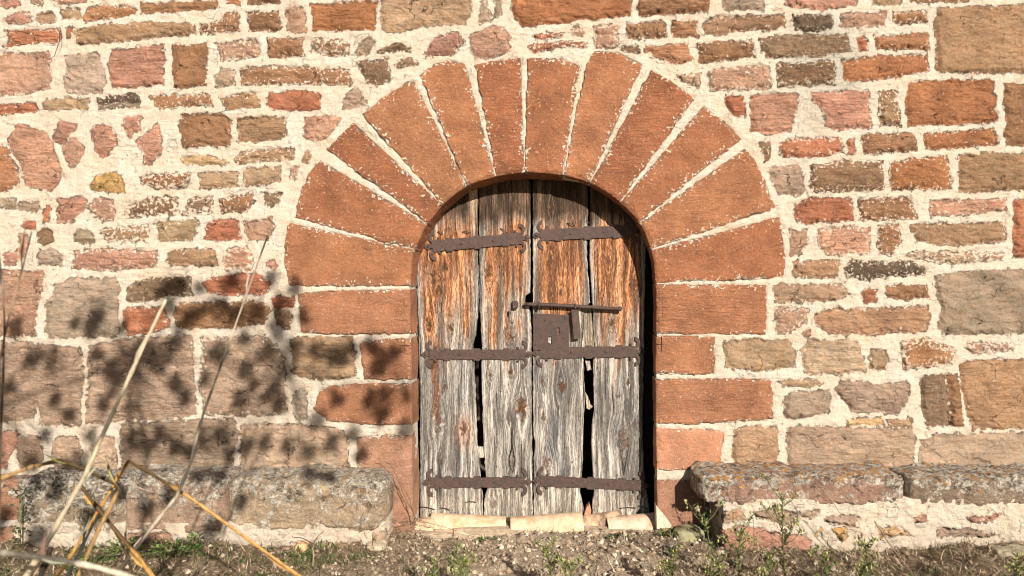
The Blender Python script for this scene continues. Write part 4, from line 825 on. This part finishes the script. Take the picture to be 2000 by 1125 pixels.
# ------------------------------------------------------------------ ground and its stuff
gx = np.r_[-400, -120, -40, -15, -8, -5, np.arange(-3.6, 3.6, .0115), 5, 8, 15, 40, 120, 400]
gy = np.r_[-400, -120, -40, -15, -8, -5, -3.5, -2.5, np.arange(-1.7, .22, .0115)]
def gh(x, y):
    m = smooth(2.2, 1.2, np.abs(y)) * smooth(5, 3.4, np.abs(x))
    h = fbm(x * 2.2, y * 2.2, 61) * .05 + fbm(x * 11, y * 11, 62) * .026 + fbm(x * 45, y * 45, 63, 3) * .011
    h = h + .03 * smooth(.9, 1.8, x) * smooth(.1, .6, -y) + .02 * smooth(-.8, -1.8, x)
    return (h - .005) * m - .02 * (1 - m) - .03 * smooth(-.1, .1, y)
GX, GY = np.meshgrid(gx, gy); GZ = gh(GX, GY); q = np.arange(GX.size).reshape(GX.shape)
tag(mk('ground', np.stack([GX, GY, GZ], -1).reshape(-1, 3), np.stack([q[:-1, :-1], q[:-1, 1:], q[1:, 1:], q[1:, :-1]], -1).reshape(-1, 4), M_GROUND, origin=(0, 0, 0)), kind='structure')
def H(x, y): return float(gh(np.array(x), np.array(y)))
rs = np.random.RandomState(5)
# gravel
n = 15000; base = np.array([(0, 0, 1), (.9, 0, .3), (.3, .85, .3), (-.7, .5, .3), (-.7, -.5, .3), (.3, -.85, .3), (.7, .5, -.4), (-.3, .85, -.4), (-.9, 0, -.4), (-.3, -.85, -.4), (.7, -.5, -.4)])
bf = np.array([(0, 1, 2), (0, 2, 3), (0, 3, 4), (0, 4, 5), (0, 5, 1), (1, 6, 2), (2, 7, 3), (3, 8, 4), (4, 9, 5), (5, 10, 1), (6, 7, 2), (7, 8, 3), (8, 9, 4), (9, 10, 5), (10, 6, 1)])
px = rs.uniform(-3.0, 2.9, n); py = -np.abs(rs.uniform(-.1, 1.15, n)) + .05; dens = (np.exp(-((px - .15) / 1.1) ** 2) * .9 + .25); keep = rs.rand(n) < dens; px, py = px[keep], py[keep]; n = len(px)
sz = (rs.rand(n) ** 3 * .014 + .0035); yaw = rs.uniform(0, 6.28, n); sq = rs.uniform(.5, 1.2, (n, 3)); pz = gh(px, py)
B = base[None] * sq[:, None] * sz[:, None, None] * (1 + rs.uniform(-.25, .25, (n, 11, 1))); ca, sa = np.cos(yaw)[:, None], np.sin(yaw)[:, None]
V = np.stack([B[..., 0] * ca - B[..., 1] * sa + px[:, None], B[..., 0] * sa + B[..., 1] * ca + py[:, None], B[..., 2] * .8 + pz[:, None] + sz[:, None] * .3], -1).reshape(-1, 3)
F = (bf[None] + (np.arange(n) * 11)[:, None, None]).reshape(-1, 3)
pal = np.array([(.64, .50, .35), (.50, .37, .24), (.72, .60, .44), (.42, .28, .17), (.38, .30, .20)]); C = np.repeat(pal[rs.randint(0, 5, n)] * rs.uniform(.6, 1.02, (n, 1)), 11, 0)
tag(mk('gravel', V, F, M_ROCK, cols=C, smo=False, origin=(0, -.4, 0)), 'loose pale gravel and grit strewn over the earth before the door', 'gravel', kind='stuff')
# dry litter
def blades(n, xr, yr, Lr, w, pal, up, seed, wgt=None, clump=0):
    r = np.random.RandomState(seed); x = r.uniform(*xr, n); y = r.uniform(*yr, n)
    if clump: cx = r.uniform(*xr, clump); cy = r.uniform(*yr, clump); k = r.randint(0, clump, n); x = cx[k] + r.normal(0, .045, n); y = cy[k] + r.normal(0, .03, n)
    if wgt is not None: kp = r.rand(n) < wgt(x, y); x, y = x[kp], y[kp]; n = len(x)
    z = gh(x, y) + .003; L = r.uniform(*Lr, n); a = r.uniform(0, 6.283, n); el = np.abs(r.normal(0, up, n)).clip(0, 1.5)
    d = np.stack([np.cos(a) * np.cos(el), np.sin(a) * np.cos(el), np.sin(el)], -1); s = np.stack([-np.sin(a), np.cos(a), np.zeros(n)], -1) * w
    b = r.uniform(-.3, .3, (n, 3)) * L[:, None] * .5; p0 = np.stack([x, y, z], -1); p1 = p0 + d * L[:, None] * .5 + b + [0, 0, .004]; p2 = p0 + d * L[:, None] + b * .6 - np.c_[np.zeros((n, 2)), L * .08 * (el > .3)]
    p1[:, 2] = np.maximum(p1[:, 2], z); p2[:, 2] = np.maximum(p2[:, 2], z - .002); up_ = np.array([0, 0, w * .8])
    V = np.stack([p0 - s, p0 + s, p1 + s + up_, p1 - s + up_, p2], 1).reshape(-1, 3)
    o = (np.arange(n) * 5)[:, None]; F3 = [tuple(t) for t in (o + [2, 4, 3])]; F4 = [tuple(t) for t in (o + [0, 1, 2, 3])]
    pal = np.array(pal); C = np.repeat(pal[r.randint(0, len(pal), n)] * r.uniform(.6, 1.3, (n, 1)), 5, 0); return V, F4 + F3, C
V, F, C = blades(34000, (-3.0, 2.9), (-1.2, -.0), (.015, .09), .0013, [(.42, .29, .17), (.16, .10, .06), (.62, .48, .31), (.06, .04, .025), (.30, .22, .13), (.09, .065, .04)], .34, 4, lambda x, y: .18 + .82 * smooth(.35, 1.1, np.abs(x - .15)) * (1 - .5 * smooth(-.35, -.25, y)))
tag(mk('dry_grass', V, F, M_TWIG, cols=C, origin=(0, -.5, 0)), 'matted dead grass and straw littering the ground along the wall', 'dry grass', kind='stuff')
GRN = [(.065, .11, .022), (.10, .145, .035), (.045, .08, .018), (.14, .165, .05)]
V, F, C = blades(6000, (-3.0, 2.9), (-1.1, -.28), (.015, .05), .0022, GRN, .8, 9, lambda x, y: .06 + .9 * smooth(-.1, -.7, x) * (x > -2.9) + .35 * smooth(1.2, 1.8, x), clump=150)
tag(mk('green_ground_cover', V, F, M_LEAF, cols=C, origin=(0, -.5, 0)), 'short green herbs and grass sprouting among the dead grass', 'ground cover', kind='stuff')

# weeds with broader leaves
def weed(px_, py_, y, r, n, label, pal=GRN, flower=False, hgt=.05):
    w = Wp(px_, py_, y); x = w[0]; z = H(x, y); o = tag(empty('weed', (x, y, z)), label, 'weed', 'small weeds at the foot of the wall'); mb = MB()
    for k in range(n):
        a = rnd.uniform(0, 6.28); q = rnd.random() ** .6 * r; b = Vector((x + q * math.cos(a), y + q * .5 * math.sin(a), z + rnd.uniform(0, hgt))); c = rnd.choice(pal); s = rnd.uniform(.6, 1.3)
        mb.leaf(b, (math.cos(a), math.sin(a), rnd.uniform(-.2, 1.0)), rnd.uniform(.003, .008), rnd.uniform(.012, .032), tuple(v * s for v in c))
    mb.build('foliage', M_LEAF, o); st = MB()
    for k in range(max(3, n // 14)):
        a = rnd.uniform(0, 6.28); q = rnd.random() * r; st.tube([(x + q * .2 * math.cos(a), y, z - .01), (x + q * math.cos(a), y + q * .4 * math.sin(a), z + hgt * .9)], .0014, 5, (.16, .16, .06))
    st.build('stem', M_TWIG, o)
    if flower:
        f = MB()
        for k in range(7): f.leaf((x + .01, y - .02, z + hgt * 1.1), (math.cos(k), -.2, math.sin(k)), .004, .010, (.8, .8, .78))
        f.build('flower', M_LEAF, o)
weed(245, 1035, -.42, .09, 160, 'leafy green weed with a tiny white flower below the crossing reeds', flower=True, hgt=.07)
weed(340, 1055, -.46, .14, 260, 'widest green weed patch below the lichened bench', hgt=.07)
weed(170, 1085, -.55, .13, 220, 'green weed patch between the bases of the dry reeds')
weed(385, 1025, -.36, .04, 40, 'small upright weed against the plinth of the lichened bench', hgt=.08)
weed(580, 1085, -.48, .07, 90, 'green weed among dead stems in front of the blank bench end')
weed(525, 1052, -.33, .02, 14, 'tiny two leaved seedling against the bench plinth', hgt=.02)
weed(950, 1047, -.10, .05, 46, 'flat dark green weed below the smooth pale tile', [(.05, .09, .02), (.08, .13, .03)], hgt=.012)
weed(1215, 1047, -.10, .07, 60, 'flat dark green weed below the short pinkish tile', [(.05, .09, .02), (.08, .13, .03)], hgt=.014)
weed(1310, 1045, -.14, .05, 70, 'grassy green tuft beside the mossy boulder', hgt=.035)
weed(40, 975, -.30, .04, 70, 'dark ivy like sprig hanging on the lichened bench end by the photo edge', [(.04, .06, .02), (.06, .09, .03)], hgt=.30)
weed(900, 1095, -.52, .05, 60, 'yellow green tuft on the gravel before the smooth pale tile', [(.25, .28, .07), (.18, .22, .05)])

# tall flowering herbs with fluffy seed heads
def herb(px_, top, y, label, nb=6, seed=0, lean=0, heads=5, base=None, spread=1.0):
    r = random.Random(seed); T = Vector(Wp(px_, top, y)); bx_ = T.x - lean; z = H(bx_, y); o = tag(empty('fleabane_plant', (bx_, y, z)), label, 'plant', 'wild herbs with fluffy seed heads')
    B0 = Vector((bx_, y, z - .01)); st = MB(); lf = MB(); hd = MB(); L = (T - B0).length; m = 12; pts = []
    for i in range(m + 1):
        t = i / m; pts.append(B0.lerp(T, t) + Vector((math.sin(t * 5 + seed) * .008, math.cos(t * 4) * .006, 0)))
    st.tube(pts, [.0042 * (1 - .6 * i / m) for i in range(m + 1)], 7, (.13, .12, .05)); tips = [T]
    def leaves(p, q, n, s=1):
        for k in range(n):
            t = r.random(); b = p.lerp(q, t); a = r.uniform(0, 6.28); c = r.choice([(.15, .19, .05), (.10, .14, .035), (.22, .25, .08), (.07, .10, .03), (.20, .14, .07)])
            lf.leaf(b, (math.cos(a), math.sin(a), r.uniform(.2, 1.6)), .0027 * s, r.uniform(.016, .038) * s, c)
    for i in range(2, m): leaves(pts[i], pts[i + 1], 9)
    for k in range(nb):
        t = r.uniform(.35, .95); b = B0.lerp(T, t); a = r.choice([-1, 1]) * r.uniform(.3, .9); l = L * r.uniform(.16, .34) * spread; e = b + Vector((math.sin(a) * l, r.uniform(-.3, .3) * l, math.cos(a) * l)); mid = b.lerp(e, .5) + Vector((math.sin(a) * .012, 0, -.004))
        st.tube([b, mid, e], [.0024, .002, .0013], 6, (.14, .12, .06)); leaves(b, e, 16); tips.append(e)
    for e in tips:
        for k in range(5): p = e + Vector((r.uniform(-.016, .016), r.uniform(-.016, .016), r.uniform(-.02, .014))); lf.ball(p, r.uniform(.0035, .006), 6, r.choice([(.36, .37, .11), (.26, .27, .09), (.22, .17, .09)]), (1, 1, 1.4))
    for k in range(heads):
        e = r.choice(tips) + Vector((r.uniform(-.022, .022), r.uniform(-.02, .01), r.uniform(-.03, .01))); rad = r.uniform(.009, .016); hd = MB()
        for j in range(70):
            a = r.uniform(0, 6.28); c = r.uniform(-.8, 1); s = math.sqrt(1 - c * c); d = Vector((s * math.cos(a), s * math.sin(a), c)); hd.leaf(e, d, .0009, rad * r.uniform(.8, 1.15), r.choice([(.62, .50, .38), (.50, .38, .28), (.70, .60, .48)]))
        hd.ball(e, rad * .45, 8, (.5, .4, .3)); hd.build('seed_head', M_LEAF, o)
    st.build('stem', M_TWIG, o); lf.build('foliage', M_LEAF, o)
herb(1530, 968, -.75, 'tallest upright herb with grey seed heads standing before the overhanging bench', 8, 1, 0, 5)
herb(1372, 1012, -.80, 'herb leaning to the doorway side with a long bare branch and buds', 5, 2, -.12, 3)
herb(1445, 1035, -.85, 'bushy herb just beside the tallest one, at the edge of the door shadow', 6, 8, .0, 3)
herb(1690, 1062, -.95, 'dense herb with two fluffy heads in front of the rubble bench base', 8, 3, .02, 6)
herb(1500, 1080, -.98, 'short herb with several brownish heads in the foreground gap between bigger ones', 6, 9, 0, 5)
herb(1612, 1085, -1.0, 'low herb with a single pale head right of the tallest herb', 5, 12, 0, 4)
herb(1312, 1075, -.90, 'small yellow green herb in the shadow below the mossy boulder', 5, 4, 0, 0)
herb(1390, 1098, -1.0, 'short sprig of yellow buds at the lower frame edge under the leaning herb', 4, 14, 0, 1)
herb(1070, 1070, -.92, 'yellow green herb on the gravel below the middle of the door', 6, 5, -.02, 0)
herb(1115, 1100, -1.0, 'two tipped low herb beside the yellow green one on the gravel', 4, 15, 0, 0)
herb(895, 1062, -.92, 'slender leafy herb on the gravel with pale heads at its foot', 5, 6, -.02, 2)
herb(845, 1092, -1.02, 'low herb with blurred pale heads at the lower frame edge below the twig tangle', 4, 16, 0, 3)
herb(1985, 1085, -1.0, 'herb cut off by the frame corner on the bench side', 4, 17, 0, 2)

# dead twiggy shrub by the jamb
sh = tag(empty('dead_shrub', Wp(818, 1035, -.12)), 'leafless twiggy shrub tangled at the foot of the lit door jamb', 'shrub'); mb = MB(); rt = random.Random(4)
def tw(pts, y, r=.0022, c=(.16, .10, .07), var=.03):
    P = [Vector(Wp(x, y_, y + rt.uniform(-var, var) * .4)) for x, y_ in pts]; Q = []
    for i in range(len(P) - 1):
        for k in range(4): Q.append(P[i].lerp(P[i + 1], k / 4) + Vector((rt.uniform(-1, 1), 0, rt.uniform(-1, 1))) * .0022)
    Q.append(P[-1]); mb.tube(Q, [r * (1 - .6 * i / len(Q)) for i in range(len(Q))], 5, c)
tw([(815, 1018), (806, 1000), (788, 966), (778, 935), (765, 912), (748, 896), (735, 897)], -.10, .0028); tw([(812, 1020), (800, 975), (786, 948), (768, 930), (752, 920)], -.11); tw([(788, 962), (770, 945), (757, 935)], -.1, .0016); tw([(772, 928), (758, 926)], -.1, .0012)
tw([(778, 965), (768, 985), (766, 978)], -.1, .0012); tw([(818, 1020), (830, 995), (845, 985), (850, 975)], -.05, .0016); tw([(815, 1015), (850, 1025), (895, 1038)], -.08, .002); tw([(815, 1012), (845, 1012), (862, 1035)], -.08, .0016)
for k in range(70):
    x, y_ = rt.gauss(800, 26), rt.uniform(1012, 1062); a = rt.uniform(0, 6.28); l = rt.uniform(14, 42); cv = rt.uniform(-10, 10)
    tw([(x, y_), (x + l * .5 * math.cos(a), y_ + l * .22 * math.sin(a) - cv * .4), (x + l * math.cos(a), y_ + l * .32 * math.sin(a) + cv * .3)], -.14 + rt.uniform(-.05, .04), .0013, rt.choice([(.14, .09, .06), (.22, .15, .10), (.34, .26, .18)]))
mb.build('branches', M_TWIG, sh)
def sprig(pts, y, label, r=.0016, name='dry_twig', c=(.22, .15, .09), cat='twig'):
    global mb
    mb = MB(); tw(pts, y, r, c); o = mb.build(name, M_TWIG, None); return tag(o, label, cat)
sprig([(118, 54), (116, 80), (106, 110), (96, 117), (84, 112)], -.03, 'thin dark twig hooked on the wall near the grey squarish stone', .0022, c=(.06, .04, .03))
sprig([(1612, 960), (1650, 1015), (1690, 1062), (1735, 1100)], -.5, 'long thin straw slanting across the rubble base of the bench', .0022, c=(.38, .30, .2), cat='straw')
sprig([(1708, 1018), (1735, 1060), (1775, 1110), (1800, 1140)], -.6, 'darker stiff straw rising at an angle from the dead grass', .0034, c=(.26, .18, .12), cat='straw')
sprig([(1890, 1060), (1882, 1085), (1878, 1120)], -.7, 'short dark upright twig among dead grass before the bench', .003, c=(.10, .07, .05))
sprig([(1470, 1012), (1473, 1040), (1470, 1075)], -.36, 'fine seeded stalk upright before the bench base beside the tallest herb', .002, c=(.22, .14, .1), cat='stalk')
sprig([(1490, 1072), (1512, 1060)], -.36, 'tiny slanting twig on the ground before the bench base', .0018, c=(.14, .08, .06))
sprig([(1218, 1010), (1220, 1050), (1221, 1072)], -.25, 'single pale straw standing before the short pinkish tile', .0016, c=(.62, .5, .36), cat='straw')
sprig([(640, 1080), (612, 1062), (592, 1052), (570, 1048)], -.42, 'forked dead stem lying before the ochre stone', .0036, c=(.12, .08, .06), cat='stem')
sprig([(612, 1062), (622, 1045), (634, 1036)], -.42, 'dead side shoot pointing up beside the forked stem', .0026, c=(.12, .08, .06), cat='stem')
sprig([(706, 1040), (706, 1010), (712, 998)], -.33, 'thin upright twig in front of the rounded bench end', .0018)
sprig([(610, 1110), (612, 1080), (611, 1062)], -.55, 'bare greyish stump stem upright in dead grass', .004, c=(.35, .27, .2), cat='stem')

# dry reeds in front, at the photo's edge
def reed(pts, y, wpx, label, col=(.52, .38, .22), y2=None, ground=True, flat=1.0):
    y = y - .75
    y2 = y if y2 is None else y2; n = len(pts); P = [Vector(Wp(x, y_, y + (y2 - y) * i / max(1, n - 1))) for i, (x, y_) in enumerate(pts)]
    if ground:
        d = (P[-1] - P[-2]).normalized(); z0 = H(P[-1].x, P[-1].y)
        if P[-1].z > z0 - .01: P.append(Vector((P[-1].x + d.x * .15, P[-1].y - .02, z0 - .02)))
    Q = []
    for i in range(len(P) - 1):
        for k in range(8): Q.append(P[i].lerp(P[i + 1], k / 8))
    Q.append(P[-1]); N = len(Q); k_ = (DIST + (y + y2) / 2) / DIST
    rad = []
    for i in range(N):
        t = i / (N - 1); w = (wpx[0] + (wpx[1] - wpx[0]) * t) * (.80 + .12 * math.sin(i * .9)); node = 1.28 if i % 19 == 9 else 1.0; rad.append(w / 2 / PPM * k_ * node)
    m_ = MB(); m_.tube(Q, rad, 9, col, flat); nb0 = len(m_.v)
    for i in range(9, N - 6, 19):
        d_ = (Q[i] - Q[i + 1]).normalized(); sg = rnd.choice((-1, 1))
        m_.leaf(Q[i], d_ + Vector((sg * rnd.uniform(.12, .3), rnd.uniform(-.2, .2), -.05)), rad[i] * .7, rnd.uniform(.05, .12), tuple(q * rnd.uniform(.6, 1.0) for q in col), Vector((0, 1, 0)))
    V = np.array(m_.v); C = np.array(m_.c); al = np.r_[0, np.cumsum([(Q[i + 1] - Q[i]).length for i in range(N - 1)])]; s = np.repeat(al, 9); f = fbm(s * 6 + len(label) * 3.3, s * 0 + len(label), 3, 2); C[:nb0] = C[:nb0] * (.92 - .74 * smooth(-.02, .14, f))[:, None]  # dark sections: foliage shade and dirt put into the stalk colour
    o = mk('dry_reed', V, m_.f, M_REED, None, cols=C, origin=tuple(P[-1])); return tag(o, label, 'reed', 'dry reeds in front of the wall')
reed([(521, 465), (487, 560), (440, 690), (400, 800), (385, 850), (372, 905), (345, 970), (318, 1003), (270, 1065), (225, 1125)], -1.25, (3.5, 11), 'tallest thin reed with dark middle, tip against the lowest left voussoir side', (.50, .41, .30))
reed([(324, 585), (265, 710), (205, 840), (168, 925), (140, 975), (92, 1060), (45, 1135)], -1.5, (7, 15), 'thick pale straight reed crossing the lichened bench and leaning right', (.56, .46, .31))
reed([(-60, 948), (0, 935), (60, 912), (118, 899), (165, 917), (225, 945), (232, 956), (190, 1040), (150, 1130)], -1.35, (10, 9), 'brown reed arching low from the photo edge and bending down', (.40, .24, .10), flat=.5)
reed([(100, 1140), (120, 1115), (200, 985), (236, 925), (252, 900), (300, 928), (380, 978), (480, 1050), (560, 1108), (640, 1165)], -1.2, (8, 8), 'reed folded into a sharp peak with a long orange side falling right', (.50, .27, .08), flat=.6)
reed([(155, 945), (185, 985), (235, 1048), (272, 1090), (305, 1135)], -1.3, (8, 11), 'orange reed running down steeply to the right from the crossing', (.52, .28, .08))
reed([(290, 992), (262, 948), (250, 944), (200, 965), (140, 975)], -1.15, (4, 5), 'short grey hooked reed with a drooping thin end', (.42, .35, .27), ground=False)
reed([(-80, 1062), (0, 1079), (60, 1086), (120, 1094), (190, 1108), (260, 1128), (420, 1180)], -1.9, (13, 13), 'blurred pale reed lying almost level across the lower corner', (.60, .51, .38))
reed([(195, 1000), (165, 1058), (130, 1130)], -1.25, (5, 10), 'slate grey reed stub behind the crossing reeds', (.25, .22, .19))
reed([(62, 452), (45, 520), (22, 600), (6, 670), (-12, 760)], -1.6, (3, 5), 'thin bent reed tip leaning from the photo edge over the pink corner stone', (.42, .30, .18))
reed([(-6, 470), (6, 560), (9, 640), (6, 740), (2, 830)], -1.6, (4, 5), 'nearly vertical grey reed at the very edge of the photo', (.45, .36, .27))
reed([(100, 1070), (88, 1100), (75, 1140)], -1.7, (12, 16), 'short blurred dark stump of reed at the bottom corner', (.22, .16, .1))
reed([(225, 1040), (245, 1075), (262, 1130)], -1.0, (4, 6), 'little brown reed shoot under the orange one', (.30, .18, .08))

# ------------------------------------------------------------------ the tree behind the camera whose leaves shade the wall
blobs = """190,620,26 178,640,18 145,635,10 70,698,18 108,710,22 60,715,12 190,695,14 215,718,22 228,745,20 265,688,20 300,692,24 312,712,18 335,680,18 345,750,17 370,622,16 430,598,24 455,618,20 402,606,14 500,608,20 548,602,18 540,640,12 322,562,20 352,560,14
455,548,18 530,545,12 425,690,22 480,722,18 495,752,14 522,690,14 535,765,14 470,782,18 545,792,12 400,745,12 618,685,18 650,700,14 684,682,18 668,705,12 722,672,16 742,700,22 735,722,18 722,780,15 752,770,14 742,812,16 790,840,16 620,822,16
252,792,14 200,790,12 105,780,13 135,812,10 258,862,20 288,872,16 312,850,15 340,872,14 366,884,12 400,862,18 432,852,16 452,892,12 482,872,14 520,862,16 560,872,14 600,884,14 645,868,18 690,850,12 705,888,12 600,940,16 635,950,12 432,940,18 390,948,14
160,905,20 130,915,18 60,905,14 130,975,18 95,960,16 250,980,14 340,990,14 300,1010,14 470,1000,12 540,640,12 575,560,14 590,620,12 575,680,12 562,725,10 655,780,14 770,690,10 240,640,10 30,640,14 20,760,12 390,560,10 480,660,12 350,655,14 330,600,14
360,780,10 175,850,12 90,850,10 10,950,18 200,1030,24 100,1060,30 300,1070,24 420,1050,18 30,1030,24"""
tr = empty('olive_tree', tuple(Vector(Wp(-330, 1035)) + Vector((SD.x, SD.y, 0)) * 5.5)); tr.location.z = 0
tag(tr, 'slender leafy tree behind the viewpoint whose dappled shadow falls on the wall', 'tree')
lf = MB(); br = MB(); rb = random.Random(9); nodes = []
for b in blobs.split():
    x, y, r = map(float, b.split(',')); L = rb.uniform(5.1, 5.7); c = Vector(Wp(x, y)) + SD * L; nodes.append(c); rr = r / PPM * .84
    for k in range(int(14 + r * 1.6)):
        d = Vector((rb.gauss(0, .42), rb.gauss(0, .6), rb.gauss(0, .55))) * rr; lf.leaf(c + d, (rb.uniform(-1, 1), rb.uniform(-.3, .3), rb.uniform(-1, 1)), .013, .044, rb.choice([(.06, .09, .03), (.08, .11, .04), (.05, .08, .03)]), Vector((0, 1, 0)))
B0 = Vector(tr.location); hubs = [Vector((B0.x + .05, B0.y, 2.2)), Vector((B0.x + .9, B0.y + .1, 3.1)), Vector((B0.x + 1.7, B0.y + .05, 3.4)), Vector((B0.x + 2.6, B0.y, 3.4)), Vector((B0.x + 3.3, B0.y, 3.2))]
trunk = MB(); trunk.tube([B0 - Vector((0, 0, .1)), B0 + Vector((.03, 0, 1.0)), hubs[0]], [.09, .07, .055], 12, (.2, .15, .11))
trunk.tube(hubs, [.045, .012, .008, .006, .004], 8, (.2, .15, .11)); trunk.build('trunk', M_TWIG, tr)
for c in nodes:
    h = min(hubs[1:], key=lambda q: (q - c).length); br.tube([h, h.lerp(c, .5) + Vector((0, 0, .05)), c], [.006, .005, .0045], 5, (.2, .15, .11))
br.build('branches', M_TWIG, tr); lf.build('crown', M_LEAF, tr)
